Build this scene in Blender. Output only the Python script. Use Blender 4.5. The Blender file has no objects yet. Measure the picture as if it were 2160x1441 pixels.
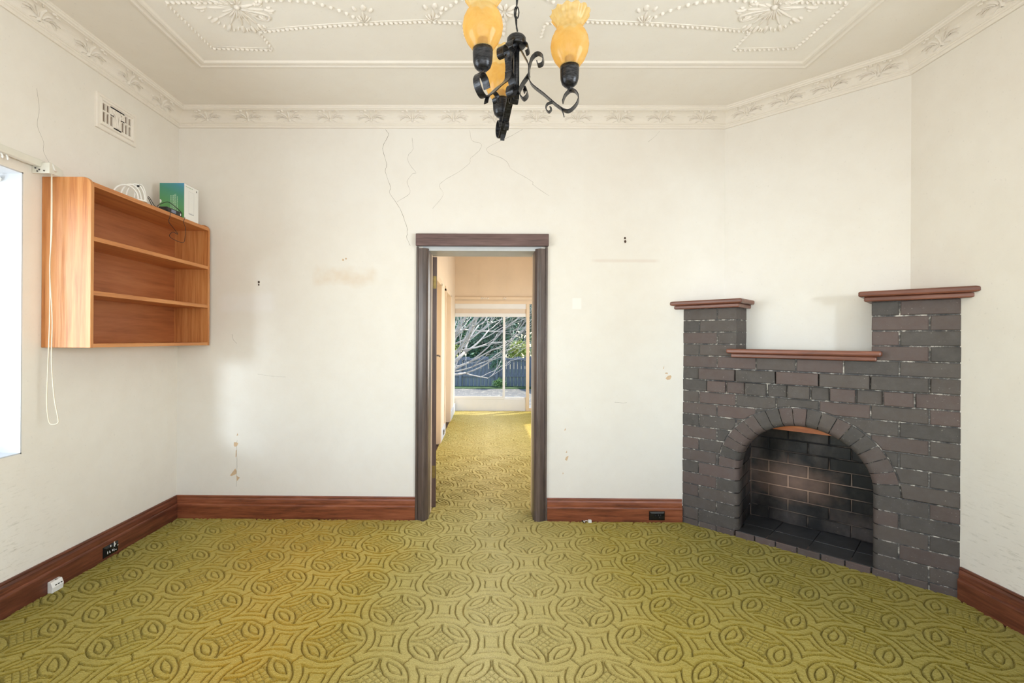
import bpy, math, random
import numpy as np
from mathutils import Vector, Matrix

# ------------------------------------------------------------------ camera, world, lights, exposure
scene = bpy.context.scene
col = scene.collection
H_CAM = 1.3723
cam = bpy.data.cameras.new('camera')
cam.sensor_width = 36.0
cam.lens = 36.0 * 1009.16 / 2160.0
cam.shift_x = (1080 - 1019.66) / 2160.0
cam.shift_y = (714.976 - 720.5) / 2160.0
cam.clip_start = 0.02
camo = bpy.data.objects.new('camera', cam)
col.objects.link(camo)
_yaw, _pit, _rol = 0.0079, 0.0009, 0.0055
_r0 = Vector((math.cos(_yaw), math.sin(_yaw), 0))
_f = Vector((-math.sin(_yaw), math.cos(_yaw), 0)) * math.cos(_pit) + Vector((0, 0, math.sin(_pit)))
_u0 = _r0.cross(_f)
_r = _r0 * math.cos(_rol) + _u0 * math.sin(_rol)
_u = -_r0 * math.sin(_rol) + _u0 * math.cos(_rol)
camo.matrix_world = Matrix(((_r.x, _u.x, -_f.x, 0), (_r.y, _u.y, -_f.y, 0), (_r.z, _u.z, -_f.z, H_CAM), (0, 0, 0, 1)))
scene.camera = camo

world = bpy.data.worlds.new('sky')
scene.world = world
world.use_nodes = True
wn = world.node_tree.nodes
wl = world.node_tree.links
bgn = wn['Background']
sky = wn.new('ShaderNodeTexSky')
sky.sky_type = 'NISHITA'
sky.sun_disc = False
sky.sun_elevation = math.radians(38)
sky.sun_rotation = math.radians(60)
wl.new(sky.outputs[0], bgn.inputs[0])
bgn.inputs[1].default_value = 0.55


def sun(direction, strength, angle):
    l = bpy.data.lights.new('sun', 'SUN')
    l.energy = strength
    l.angle = math.radians(angle)
    l.color = (1.0, 0.94, 0.84)
    o = bpy.data.objects.new('sun', l)
    o.rotation_euler = Vector(direction).to_track_quat('-Z', 'Y').to_euler()
    col.objects.link(o)
    return o


def area(name, loc, direction, sx, sy, power, color=(1, 1, 1), spread=180):
    l = bpy.data.lights.new(name, 'AREA')
    l.shape = 'RECTANGLE'
    l.size = sx
    l.size_y = sy
    l.energy = power
    l.color = color
    l.spread = math.radians(spread)
    o = bpy.data.objects.new(name, l)
    o.location = loc
    o.rotation_euler = Vector(direction).to_track_quat('-Z', 'Y').to_euler()
    col.objects.link(o)
    return o


sun((-0.42, -0.26, -0.85), 6.0, 1.0)
# daylight at the left window; rear, right and hall lamps fill from added openings
area('added_rear_daylight', (0.0, -1.06, 1.62), (0, 1, 1.6), 3.3, 1.7, 72, (0.915, 0.95, 0.985))
area('daylight_left_window', (-3.35, 0.95, 1.5), (1, 0, 0.4), 2.4, 1.8, 124, (0.915, 0.95, 0.985))
area('added_right_fill', (2.95, 0.35, 1.6), (-1, 0, 0.5), 2.0, 1.5, 124, (0.915, 0.95, 0.985))
area('added_hall_fill', (1.72, 6.6, 1.5), (-1, 0, -0.1), 3.4, 1.6, 58, (0.86, 0.94, 1.0))
# added narrow lamps throwing the bright patches on the chimney wall and back wall
area('added_patch_lamp_rear', (2.02, -7.0, 1.50), (-0.02, 1, 0.0), 0.7, 0.5, 2.9, (0.80, 0.90, 1.0), 18)
area('added_patch_lamp_left', (-4.62, -6.1, 2.30), (0.27, 1, -0.12), 1.1, 1.0, 5.0, (0.80, 0.90, 1.0), 16)

vs = scene.view_settings
vs.view_transform = 'Standard'
vs.look = 'None'
vs.gamma = 1.0
vs.exposure = -0.03
vs.use_curve_mapping = False
scene.cycles.max_bounces = 8
scene.cycles.diffuse_bounces = 5
scene.cycles.glossy_bounces = 3
scene.cycles.transmission_bounces = 6
scene.cycles.transparent_max_bounces = 12
scene.cycles.sample_clamp_indirect = 6.0
scene.cycles.caustics_reflective = False
scene.cycles.caustics_refractive = False
scene.cycles.use_denoising = True

# ------------------------------------------------------------------ dimensions (metres)
D = 3.6            # back wall
XL, XR = -2.342, 2.5135
YR = -0.9          # wall behind the camera
ZC = 3.086         # ceiling
ZK = 2.957         # foot of the cornice on the wall
FX = 1.4662        # fireplace meets the back wall
CX = 1.7759        # canted wall meets the back wall
CY = D - (XR - CX)
FY = D - (XR - FX)
RT2 = math.sqrt(0.5)
rnd = random.Random(7)


# ------------------------------------------------------------------ mesh helpers
class MB:
    def __init__(self):
        self.v = []
        self.f = []

    def add(self, vs_, fs_):
        n = len(self.v)
        self.v.extend([tuple(p) for p in vs_])
        self.f.extend([tuple(i + n for i in q) for q in fs_])
        return self

    def box(self, x0, x1, y0, y1, z0, z1):
        return self.add([(x0, y0, z0), (x1, y0, z0), (x1, y1, z0), (x0, y1, z0), (x0, y0, z1), (x1, y0, z1), (x1, y1, z1), (x0, y1, z1)],
                        [(0, 3, 2, 1), (4, 5, 6, 7), (0, 1, 5, 4), (1, 2, 6, 5), (2, 3, 7, 6), (3, 0, 4, 7)])

    def prism(self, poly, fn, d0, d1):
        """poly: list of (a, b); fn(a, b, d) -> point"""
        n = len(poly)
        vs_ = [fn(a, b, d0) for a, b in poly] + [fn(a, b, d1) for a, b in poly]
        fs_ = [tuple(range(n))[::-1], tuple(range(n, 2 * n))]
        fs_ += [(i, (i + 1) % n, n + (i + 1) % n, n + i) for i in range(n)]
        return self.add(vs_, fs_)

    def loft(self, rings, closed_ring=True, caps=True):
        n = len(rings[0])
        vs_ = [p for r_ in rings for p in r_]
        fs_ = []
        for k in range(len(rings) - 1):
            for i in range(n if closed_ring else n - 1):
                j = (i + 1) % n
                fs_.append((k * n + i, k * n + j, (k + 1) * n + j, (k + 1) * n + i))
        if caps and closed_ring:
            fs_.append(tuple(range(n))[::-1])
            m = (len(rings) - 1) * n
            fs_.append(tuple(range(m, m + n)))
        return self.add(vs_, fs_)

    def tube(self, pts, r, seg=6, closed=False):
        pts = [Vector(p) for p in pts]
        n = len(pts)
        rings = []
        prev = None
        for i, p in enumerate(pts):
            t = (pts[min(i + 1, n - 1)] - pts[max(i - 1, 0)])
            if t.length < 1e-9:
                t = Vector((0, 0, 1))
            t.normalize()
            if prev is None:
                a = Vector((0, 0, 1)) if abs(t.z) < 0.9 else Vector((1, 0, 0))
            else:
                a = prev
            a = (a - t * a.dot(t)).normalized()
            prev = a
            b = t.cross(a)
            rr = r[i] if isinstance(r, (list, tuple)) else r
            rings.append([p + (a * math.cos(2 * math.pi * k / seg) + b * math.sin(2 * math.pi * k / seg)) * rr for k in range(seg)])
        return self.loft(rings)

    def ribbon(self, pts, wdir, width, th):
        pts = [Vector(p) for p in pts]
        w = Vector(wdir).normalized()
        n = len(pts)
        rings = []
        for i, p in enumerate(pts):
            t = (pts[min(i + 1, n - 1)] - pts[max(i - 1, 0)]).normalized()
            nn = t.cross(w).normalized()
            hw, ht = width / 2, th / 2
            rings.append([p + w * hw + nn * ht, p - w * hw + nn * ht, p - w * hw - nn * ht, p + w * hw - nn * ht])
        return self.loft(rings)

    def lathe(self, prof, seg=20, c=(0, 0, 0), mod=None):
        rings = []
        for k, (r_, z_) in enumerate(prof):
            ring = []
            for i in range(seg):
                th = 2 * math.pi * i / seg
                rr, zz = (r_, z_) if mod is None else mod(r_, z_, th, k)
                ring.append((c[0] + rr * math.cos(th), c[1] + rr * math.sin(th), c[2] + zz))
            rings.append(ring)
        return self.loft(rings, True, False)

    def blob(self, c, ax, ay, az, seg=6, rings=3):
        """half-ellipsoid-like bump, axes given as vectors (az points out of the surface)"""
        c, ax, ay, az = Vector(c), Vector(ax), Vector(ay), Vector(az)
        rs = []
        for k in range(rings):
            ph = math.pi / 2 * k / rings
            rs.append([c + (ax * math.cos(2 * math.pi * i / seg) + ay * math.sin(2 * math.pi * i / seg)) * math.cos(ph) + az * math.sin(ph) for i in range(seg)])
        n0 = len(self.v)
        self.loft(rs, True, False)
        self.v.append(tuple(c + az))
        top = len(self.v) - 1
        b = n0 + (rings - 1) * seg
        for i in range(seg):
            self.f.append((b + i, b + (i + 1) % seg, top))
        return self

    def mesh(self, name, smooth=False):
        me = bpy.data.meshes.new(name)
        me.from_pydata(self.v, [], self.f)
        me.validate()
        if smooth:
            me.shade_smooth()
        me.update()
        return me

    def build(self, name, mat, parent=None, smooth=False, bev=0, fixn=True, auto=None):
        me = self.mesh(name, smooth)
        if fixn:
            fix_normals(me)
        me.materials.append(mat)
        o = bpy.data.objects.new(name, me)
        col.objects.link(o)
        if parent is not None:
            o.parent = parent
        if bev:
            m = o.modifiers.new('bevel', 'BEVEL')
            m.width = bev
            m.segments = 2
            m.limit_method = 'ANGLE'
            m.angle_limit = math.radians(40)
        return o


def fix_normals(me):
    import bmesh
    bm = bmesh.new()
    bm.from_mesh(me)
    bmesh.ops.recalc_face_normals(bm, faces=bm.faces)
    bm.to_mesh(me)
    bm.free()


def tag(o, label=None, cat=None, group=None, kind=None):
    if label: o['label'] = label
    if cat: o['category'] = cat
    if group: o['group'] = group
    if kind: o['kind'] = kind
    return o


def empty(name, loc=(0, 0, 0), rz=0.0):
    o = bpy.data.objects.new(name, None)
    o.empty_display_size = 0.1
    o.location = loc
    o.rotation_euler = (0, 0, rz)
    col.objects.link(o)
    return o


def link_copy(me, name, parent, mat_world=None):
    o = bpy.data.objects.new(name, me)
    col.objects.link(o)
    o.parent = parent
    if mat_world is not None:
        o.matrix_basis = mat_world
    return o


def crom(pts, n=6):
    """Catmull-Rom through points"""
    P = [Vector(p) for p in pts]
    P = [P[0] * 2 - P[1]] + P + [P[-1] * 2 - P[-2]]
    out = []
    for i in range(1, len(P) - 2):
        a, b, c, d = P[i - 1:i + 3]
        for k in range(n):
            t = k / n
            out.append(0.5 * ((2 * b) + (c - a) * t + (2 * a - 5 * b + 4 * c - d) * t * t + (3 * b - a - 3 * c + d) * t ** 3))
    out.append(P[-2])
    return out


# ------------------------------------------------------------------ materials
def srgb(r_, g_, b_):
    def c(x):
        x /= 255.0
        return x / 12.92 if x <= 0.04045 else ((x + 0.055) / 1.055) ** 2.4
    return (c(r_), c(g_), c(b_), 1.0)


class NT:
    def __init__(self, name):
        self.m = bpy.data.materials.new(name)
        self.m.use_nodes = True
        self.t = self.m.node_tree
        self.n = self.t.nodes
        self.l = self.t.links
        self.b = self.n['Principled BSDF']
        self.out = self.n['Material Output']
        tc = self.n.new('ShaderNodeTexCoord')
        self.obj = tc.outputs['Object']
        self.gen = tc.outputs['Generated']

    def geo(self):
        g = self.n.new('ShaderNodeNewGeometry')
        return g.outputs['Position']

    def map(self, sock, scale=(1, 1, 1), loc=(0, 0, 0), rot=(0, 0, 0)):
        m = self.n.new('ShaderNodeMapping')
        m.inputs['Scale'].default_value = scale
        m.inputs['Location'].default_value = loc
        m.inputs['Rotation'].default_value = rot
        self.l.new(sock, m.inputs['Vector'])
        return m.outputs[0]

    def noise(self, sock, scale=5, detail=4, rough=0.55, dist=0.0):
        t = self.n.new('ShaderNodeTexNoise')
        t.inputs['Scale'].default_value = scale
        t.inputs['Detail'].default_value = detail
        t.inputs['Roughness'].default_value = rough
        t.inputs['Distortion'].default_value = dist
        self.l.new(sock, t.inputs['Vector'])
        return t.outputs['Fac']

    def ramp(self, sock, stops, interp='LINEAR'):
        r_ = self.n.new('ShaderNodeValToRGB')
        r_.color_ramp.interpolation = interp
        e = r_.color_ramp.elements
        while len(e) < len(stops):
            e.new(0.5)
        for k, (p, c) in enumerate(stops):
            e[k].position = p
            e[k].color = c if len(c) == 4 else (*c, 1)
        self.l.new(sock, r_.inputs[0])
        return r_.outputs[0]

    def mix(self, fac, a, b, mode='MIX'):
        m = self.n.new('ShaderNodeMix')
        m.data_type = 'RGBA'
        m.blend_type = mode
        for idx, val in ((0, fac), (6, a), (7, b)):
            if isinstance(val, (int, float)):
                m.inputs[idx].default_value = val
            elif isinstance(val, tuple):
                m.inputs[idx].default_value = val
            else:
                self.l.new(val, m.inputs[idx])
        return m.outputs[2]

    def math(self, op, a, b=None, clamp=False):
        m = self.n.new('ShaderNodeMath')
        m.operation = op
        m.use_clamp = clamp
        for idx, val in ((0, a), (1, b)):
            if val is None:
                continue
            if isinstance(val, (int, float)):
                m.inputs[idx].default_value = val
            else:
                self.l.new(val, m.inputs[idx])
        return m.outputs[0]

    def sep(self, sock):
        s = self.n.new('ShaderNodeSeparateXYZ')
        self.l.new(sock, s.inputs[0])
        return s.outputs

    def bump(self, sock, strength=0.3, dist=0.01, normal=None):
        b = self.n.new('ShaderNodeBump')
        b.inputs['Strength'].default_value = strength
        b.inputs['Distance'].default_value = dist
        self.l.new(sock, b.inputs['Height'])
        if normal is not None:
            self.l.new(normal, b.inputs['Normal'])
        self.l.new(b.outputs[0], self.b.inputs['Normal'])
        return b.outputs[0]

    def base(self, sock):
        if isinstance(sock, tuple):
            self.b.inputs['Base Color'].default_value = sock
        else:
            self.l.new(sock, self.b.inputs['Base Color'])
        return self

    def set(self, **k):
        for key, val in k.items():
            self.b.inputs[key.replace('_', ' ')].default_value = val
        return self


BLK = (0, 0, 0, 1)
WHT = (1, 1, 1, 1)


def plain(name, c, rough=0.5, metal=0.0, var=0.12, scale=8.0, bump=0.0, bscale=60):
    t = NT(name)
    n = t.noise(t.obj, scale, 5)
    d = tuple(x * (1 - var) for x in c[:3]) + (1,)
    e = tuple(min(1, x * (1 + var * 0.6)) for x in c[:3]) + (1,)
    t.base(t.ramp(n, [(0.3, d), (0.7, e)]))
    t.set(Roughness=rough, Metallic=metal)
    if bump:
        t.bump(t.noise(t.obj, bscale, 4), bump, 0.004)
    return t.m


def wood(name, c_dark, c_mid, c_light, stretch, rough=0.45, scale=1.0, bump=0.08, knots=False):
    t = NT(name)
    v = t.map(t.obj, stretch)
    n1 = t.noise(v, 14 * scale, 6, 0.65, 0.4)
    n2 = t.noise(v, 60 * scale, 3, 0.6, 0.2)
    n3 = t.noise(t.obj, 2.2, 2)
    f = t.math('ADD', t.math('MULTIPLY', n1, 0.6), t.math('ADD', t.math('MULTIPLY', n2, 0.25), t.math('MULTIPLY', n3, 0.15)))
    t.base(t.ramp(f, [(0.36, c_dark), (0.5, c_mid), (0.64, c_light)]))
    t.set(Roughness=rough)
    t.bump(n2, bump, 0.003)
    return t.m


def plaster(name, c, c2, dirt=0.0, bump=0.12, stains=False):
    t = NT(name)
    g = t.geo()
    n1 = t.noise(g, 0.9, 4, 0.6)
    n2 = t.noise(g, 9, 6, 0.7)
    f = t.math('ADD', t.math('MULTIPLY', n1, 0.7), t.math('MULTIPLY', n2, 0.3))
    cc = t.ramp(f, [(0.35, c2), (0.62, c)])
    # small dark flecks
    fl = t.ramp(t.noise(g, 75, 2, 0.5), [(0.68, BLK), (0.78, WHT)])
    cc = t.mix(t.math('MULTIPLY', fl, 0.22), cc, tuple(x * 0.6 for x in c2[:3]) + (1,))
    if stains:
        s = t.sep(g)

        def band(sock, a, b, soft):
            lo = t.math('SUBTRACT', sock, a)
            lo = t.math('DIVIDE', lo, soft, True)
            hi = t.math('SUBTRACT', b, sock)
            hi = t.math('DIVIDE', hi, soft, True)
            return t.math('MULTIPLY', lo, hi)
        wob = t.math('MULTIPLY', t.math('SUBTRACT', t.noise(g, 7, 4), 0.5), 0.10)
        zz = t.math('ADD', s[2], wob)
        m1 = t.math('MULTIPLY', band(s[0], -1.33, -0.82, 0.05), band(zz, 1.76, 1.92, 0.05))
        m1 = t.math('MULTIPLY', m1, t.ramp(t.noise(g, 5, 4), [(0.35, (.15, .15, .15, 1)), (0.65, WHT)]))
        cc = t.mix(t.math('MULTIPLY', m1, 0.45), cc, srgb(214, 180, 138))
        m2 = t.math('MULTIPLY', band(s[0], 0.77, 1.30, 0.05), band(s[2], 1.95, 1.985, 0.02))
        cc = t.mix(t.math('MULTIPLY', m2, 0.35), cc, srgb(205, 178, 160))
        m3 = t.math('MULTIPLY', band(s[0], 0.635, 0.71, 0.008), band(s[2], 1.60, 1.69, 0.008))
        cc = t.mix(t.math('MULTIPLY', m3, 0.5), cc, srgb(246, 245, 242))
        # paler plaster repair beside the shelf
        m4 = t.math('MULTIPLY', band(s[0], -2.05, -1.58, 0.06), band(zz, 1.55, 1.73, 0.05))
        cc = t.mix(t.math('MULTIPLY', m4, 0.35), cc, srgb(240, 236, 236))
    if dirt:
        s = t.sep(g)
        streak = t.noise(t.map(g, (1, 5, 30), rot=(0.35, 0, 0)), 3.0, 5, 0.7)
        lo = t.math('SUBTRACT', 0.85, s[2])
        lo = t.math('MULTIPLY', lo, 2.0, True)
        nr = t.math('MULTIPLY', t.math('SUBTRACT', 2.75, s[1]), 2.5, True)
        mk = t.math('MULTIPLY', t.math('MULTIPLY', lo, nr), t.ramp(streak, [(0.55, BLK), (0.72, WHT)]))
        cc = t.mix(t.math('MULTIPLY', mk, dirt), cc, srgb(150, 143, 118))
    t.base(cc)
    t.set(Roughness=0.75)
    b = t.math('ADD', t.math('MULTIPLY', t.noise(g, 24, 5, 0.6), 0.7), t.math('MULTIPLY', t.noise(g, 150, 3), 0.3))
    t.bump(b, bump, 0.006)
    return t.m


M = {}
M['wall'] = plaster('wall_plaster', srgb(238, 233, 226), srgb(232, 225, 216), stains=True)
M['wall_side'] = plaster('side_wall_plaster', srgb(237, 231, 222), srgb(230, 222, 211), dirt=0.5)
M['ceil'] = plaster('ceiling_plaster', srgb(243, 237, 228), srgb(238, 230, 219), bump=0.05)
M['cornice'] = plaster('cornice_plaster', srgb(240, 232, 222), srgb(234, 225, 213), bump=0.05)
M['reveal'] = plain('white_reveal_paint', srgb(200, 201, 204), 0.5, var=0.02)
M['peach'] = plain('peach_wall_paint', srgb(231, 211, 186), 0.5, var=0.05, scale=3)
M['peach_gloss'] = plain('peach_gloss_paint', srgb(231, 210, 184), 0.28, var=0.04, scale=3)
M['hall_skirt'] = plain('pale_grey_paint', srgb(205, 208, 212), 0.4, var=0.06)
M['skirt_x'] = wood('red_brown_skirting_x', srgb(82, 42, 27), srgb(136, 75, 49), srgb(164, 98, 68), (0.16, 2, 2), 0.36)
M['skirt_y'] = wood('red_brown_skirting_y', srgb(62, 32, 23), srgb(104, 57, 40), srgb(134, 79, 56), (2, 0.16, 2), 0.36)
M['mantel'] = wood('red_brown_mantel', srgb(84, 48, 36), srgb(118, 70, 53), srgb(140, 88, 68), (0.15, 2, 2), 0.35)
M['casing_x'] = wood('dark_door_casing_x', srgb(70, 50, 48), srgb(100, 76, 74), srgb(124, 98, 96), (0.12, 2, 2), 0.34)
M['casing_z'] = wood('dark_door_casing_z', srgb(64, 52, 48), srgb(90, 76, 71), srgb(112, 97, 92), (2, 2, 0.10), 0.30)
M['door'] = wood('dark_door_leaf', srgb(66, 50, 48), srgb(96, 76, 74), srgb(116, 96, 92), (2, 2, 0.10), 0.35)
M['shelf_z'] = wood('honey_shelf_wood_z', srgb(164, 95, 48), srgb(198, 131, 75), srgb(214, 154, 98), (2.4, 2.4, 0.09), 0.38)
M['shelf_y'] = wood('honey_shelf_wood_y', srgb(168, 98, 50), srgb(200, 132, 76), srgb(216, 152, 94), (2.4, 0.09, 2.4), 0.38)
M['shelf_back'] = wood('brown_ply_back', srgb(146, 82, 44), srgb(172, 102, 58), srgb(186, 118, 72), (1.4, 0.07, 1.0), 0.42)
M['white_metal'] = plain('off_white_metal', srgb(224, 220, 208), 0.35, 0.1, var=0.06)
M['white_plastic'] = plain('white_plastic', srgb(240, 238, 234), 0.35, var=0.03)
M['cord'] = plain('cream_cord', srgb(220, 206, 182), 0.7, var=0.05)
M['black_plastic'] = plain('black_plastic', srgb(26, 25, 26), 0.22, var=0.1)
M['black_cable'] = plain('black_cable', srgb(30, 30, 30), 0.5)
M['screen'] = plain('grey_display', srgb(120, 128, 150), 0.2, var=0.15, scale=60)
M['steel'] = plain('steel', srgb(190, 180, 165), 0.3, 0.8, var=0.1)
M['brass'] = plain('aged_brass', srgb(150, 130, 80), 0.4, 0.7, var=0.2, scale=40)
M['crack'] = plain('crack_line', srgb(140, 128, 112), 0.9)
M['peel'] = plain('bare_plaster_patch', srgb(214, 184, 150), 0.85, var=0.12, scale=40)
M['dark_plug'] = plain('dark_plug', srgb(70, 50, 38), 0.7)
M['vent_dark'] = plain('vent_cavity', srgb(140, 122, 106), 0.9)
M['upvc'] = plain('white_frame_paint', srgb(232, 232, 232), 0.35, var=0.02)
M['dark_frame'] = plain('dark_frame', srgb(74, 72, 70), 0.5)


def iron_mat():
    t = NT('hammered_black_iron')
    n = t.noise(t.map(t.obj, (1, 1, 4)), 60, 4)
    t.base(t.ramp(n, [(0.4, srgb(34, 34, 36)), (0.75, srgb(72, 72, 76))]))
    t.set(Roughness=0.3, Metallic=0.6)
    t.bump(n, 0.12, 0.002)
    return t.m


M['iron'] = iron_mat()


def amber_mat():
    t = NT('amber_lustre_glass')
    n = t.noise(t.obj, 16, 4, 0.6, 0.8)
    c = t.ramp(n, [(0.3, srgb(246, 204, 124)), (0.55, srgb(252, 222, 152)), (0.8, srgb(255, 240, 196))])
    t.base(c)
    t.set(Roughness=0.12)
    t.b.inputs['Specular IOR Level'].default_value = 0.6
    t.b.inputs['Coat Weight'].default_value = 0.4
    tr = t.n.new('ShaderNodeBsdfTranslucent')
    t.l.new(c, tr.inputs['Color'])
    tp = t.n.new('ShaderNodeBsdfTransparent')
    tp.inputs['Color'].default_value = srgb(255, 226, 160)
    m1 = t.n.new('ShaderNodeMixShader')
    m1.inputs[0].default_value = 0.45
    t.l.new(t.b.outputs[0], m1.inputs[1])
    t.l.new(tr.outputs[0], m1.inputs[2])
    m2 = t.n.new('ShaderNodeMixShader')
    m2.inputs[0].default_value = 0.57
    t.l.new(m1.outputs[0], m2.inputs[1])
    t.l.new(tp.outputs[0], m2.inputs[2])
    t.l.new(m2.outputs[0], t.out.inputs['Surface'])
    return t.m


M['amber'] = amber_mat()


def pane_mat():
    t = NT('window_pane_glass')
    tp = t.n.new('ShaderNodeBsdfTransparent')
    tp.inputs['Color'].default_value = (0.93, 0.96, 0.97, 1)
    gl = t.n.new('ShaderNodeBsdfGlossy')
    gl.inputs['Roughness'].default_value = 0.02
    lw = t.n.new('ShaderNodeLayerWeight')
    lw.inputs['Blend'].default_value = 0.5
    fac = t.math('ADD', 0.004, t.math('MULTIPLY', t.math('POWER', lw.outputs['Facing'], 4.0), 0.3))
    m = t.n.new('ShaderNodeMixShader')
    t.l.new(fac, m.inputs[0])
    t.l.new(tp.outputs[0], m.inputs[1])
    t.l.new(gl.outputs[0], m.inputs[2])
    t.l.new(m.outputs[0], t.out.inputs['Surface'])
    return t.m


M['pane'] = pane_mat()


def brick_mat(name, stops, sp=0.3, rough=0.62, speck=0.5, soot=False):
    t = NT(name)
    oi = t.n.new('ShaderNodeObjectInfo')
    cr = t.ramp(oi.outputs['Random'], stops)
    g = t.geo()
    n = t.noise(g, 16, 6, 0.7)
    cc = t.mix(t.math('MULTIPLY', t.ramp(n, [(0.3, BLK), (0.75, WHT)]), 0.35), cr, srgb(112, 108, 105))
    w = t.ramp(t.noise(g, 95, 3, 0.6), [(0.66, BLK), (0.72, WHT)])
    big = t.ramp(t.noise(g, 4, 3), [(0.45, BLK), (0.65, WHT)])
    cc = t.mix(t.math('MULTIPLY', t.math('MULTIPLY', w, big), speck), cc, srgb(205, 196, 186))
    t.base(cc)
    t.set(Roughness=rough)
    t.b.inputs['Specular IOR Level'].default_value = sp
    t.bump(t.math('ADD', n, t.math('MULTIPLY', t.noise(g, 120, 3), 0.4)), 0.35, 0.004)
    if soot:
        sm = t.ramp(t.noise(t.map(g, (1, 1, 0.6)), 3.2, 5, 0.6), [(0.42, WHT), (0.62, BLK)])
        # patch of light painted on the bricks low in the middle of the back
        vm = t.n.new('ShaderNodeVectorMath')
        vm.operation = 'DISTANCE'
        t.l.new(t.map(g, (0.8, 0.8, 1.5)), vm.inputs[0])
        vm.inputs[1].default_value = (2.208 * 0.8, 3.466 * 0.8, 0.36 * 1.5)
        lit_patch = t.math('ADD', t.math('SUBTRACT', 1.0, t.math('DIVIDE', vm.outputs['Value'], 0.26)), t.math('MULTIPLY', t.math('SUBTRACT', t.noise(g, 9, 4), 0.5), 0.9), True)
        cc = t.mix(sm, cc, srgb(20, 19, 19))
        t.base(t.mix(lit_patch, cc, srgb(140, 112, 98)))
    return t.m


M['brick'] = brick_mat('painted_grey_brick', [(0.0, srgb(72, 67, 64)), (0.4, srgb(84, 77, 73)), (0.7, srgb(90, 80, 75)), (1.0, srgb(77, 72, 69))])
M['brick_purple'] = brick_mat('purple_brown_brick', [(0.0, srgb(88, 75, 71)), (0.5, srgb(99, 82, 78)), (1.0, srgb(88, 78, 74))])
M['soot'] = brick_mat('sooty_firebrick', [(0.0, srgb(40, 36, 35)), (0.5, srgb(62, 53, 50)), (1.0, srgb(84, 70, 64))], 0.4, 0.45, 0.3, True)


def mortar_mat():
    t = NT('grey_mortar')
    g = t.geo()
    n = t.noise(g, 28, 5, 0.7)
    cc = t.ramp(n, [(0.32, srgb(56, 57, 60)), (0.52, srgb(104, 100, 97)), (0.62, srgb(206, 198, 188))])
    t.base(cc)
    t.set(Roughness=0.85)
    t.bump(t.noise(g, 60, 4), 0.5, 0.006)
    return t.m


def fire_mortar_mat():
    t = NT('firebox_mortar')
    g = t.geo()
    n = t.noise(g, 3.5, 4, 0.6)
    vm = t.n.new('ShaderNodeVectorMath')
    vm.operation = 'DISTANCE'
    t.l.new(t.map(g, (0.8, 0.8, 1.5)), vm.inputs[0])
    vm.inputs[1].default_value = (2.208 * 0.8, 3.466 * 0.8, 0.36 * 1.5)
    lit_patch = t.math('SUBTRACT', 1.0, t.math('DIVIDE', vm.outputs['Value'], 0.34), True)  # same painted pool of light, carried onto the mortar
    t.base(t.mix(lit_patch, t.ramp(n, [(0.50, srgb(40, 38, 38)), (0.68, srgb(130, 114, 102))]), srgb(214, 178, 154)))
    t.set(Roughness=0.85)
    return t.m


M['mortar'] = mortar_mat()
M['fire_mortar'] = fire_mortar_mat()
M['hearth'] = plain('sooty_hearth_stone', srgb(62, 62, 64), 0.4, var=0.4, scale=10, bump=0.3, bscale=20)
M['lintel'] = wood('orange_lintel_wood', srgb(150, 80, 40), srgb(190, 110, 60), srgb(206, 130, 80), (0.15, 2, 2), 0.5)


def carpet_mat():
    t = NT('olive_carved_pile')
    g = t.geo()
    f = t.noise(g, 260, 3, 0.75)
    big = t.noise(g, 0.75, 3, 0.5)
    c1 = t.ramp(f, [(0.28, srgb(120, 100, 26)), (0.72, srgb(190, 165, 76))])
    c2 = t.ramp(f, [(0.28, srgb(140, 102, 18)), (0.72, srgb(208, 164, 62))])
    c3 = t.ramp(f, [(0.28, srgb(84, 75, 16)), (0.72, srgb(138, 121, 40))])
    s = t.sep(g)
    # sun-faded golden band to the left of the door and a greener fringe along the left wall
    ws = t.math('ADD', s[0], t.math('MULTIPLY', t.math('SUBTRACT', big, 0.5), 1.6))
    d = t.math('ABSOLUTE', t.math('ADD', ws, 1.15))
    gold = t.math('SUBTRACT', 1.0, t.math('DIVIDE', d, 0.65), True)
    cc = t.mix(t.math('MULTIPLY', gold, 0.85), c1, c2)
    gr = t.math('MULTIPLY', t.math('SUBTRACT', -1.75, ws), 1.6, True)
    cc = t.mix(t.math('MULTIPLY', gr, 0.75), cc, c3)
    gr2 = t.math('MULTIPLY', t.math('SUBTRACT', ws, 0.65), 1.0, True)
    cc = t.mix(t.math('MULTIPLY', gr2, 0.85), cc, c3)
    # hall light painted into the pile as a paler strip, room and hall
    dw = t.math('ABSOLUTE', t.math('SUBTRACT', t.math('ADD', s[0], t.math('MULTIPLY', t.math('SUBTRACT', big, 0.5), 0.7)), 0.05))
    worn_or_lit = t.math('SUBTRACT', 1.0, t.math('DIVIDE', dw, 0.75), True)
    c4 = t.ramp(f, [(0.28, srgb(168, 150, 88)), (0.72, srgb(234, 218, 168))])
    cc = t.mix(t.math('MULTIPLY', worn_or_lit, 0.75), cc, c4)
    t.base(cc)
    t.set(Roughness=0.95)
    t.b.inputs['Specular IOR Level'].default_value = 0.05
    t.b.inputs['Sheen Weight'].default_value = 0.7
    t.b.inputs['Sheen Roughness'].default_value = 0.45
    t.b.inputs['Sheen Tint'].default_value = (0.96, 0.88, 0.36, 1)
    h = t.math('ADD', t.math('MULTIPLY', f, 0.5), t.math('MULTIPLY', t.noise(g, 110, 3, 0.6), 0.6))
    t.bump(h, 0.9, 0.008)
    return t.m


M['carpet'] = carpet_mat()

exec_after = []


# ------------------------------------------------------------------ the room shell
def struct(mb, name, mat, parent=None, **k):
    o = mb.build(name, mat, parent, **k)
    if parent is None:
        o['kind'] = 'structure'
    return o


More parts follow.
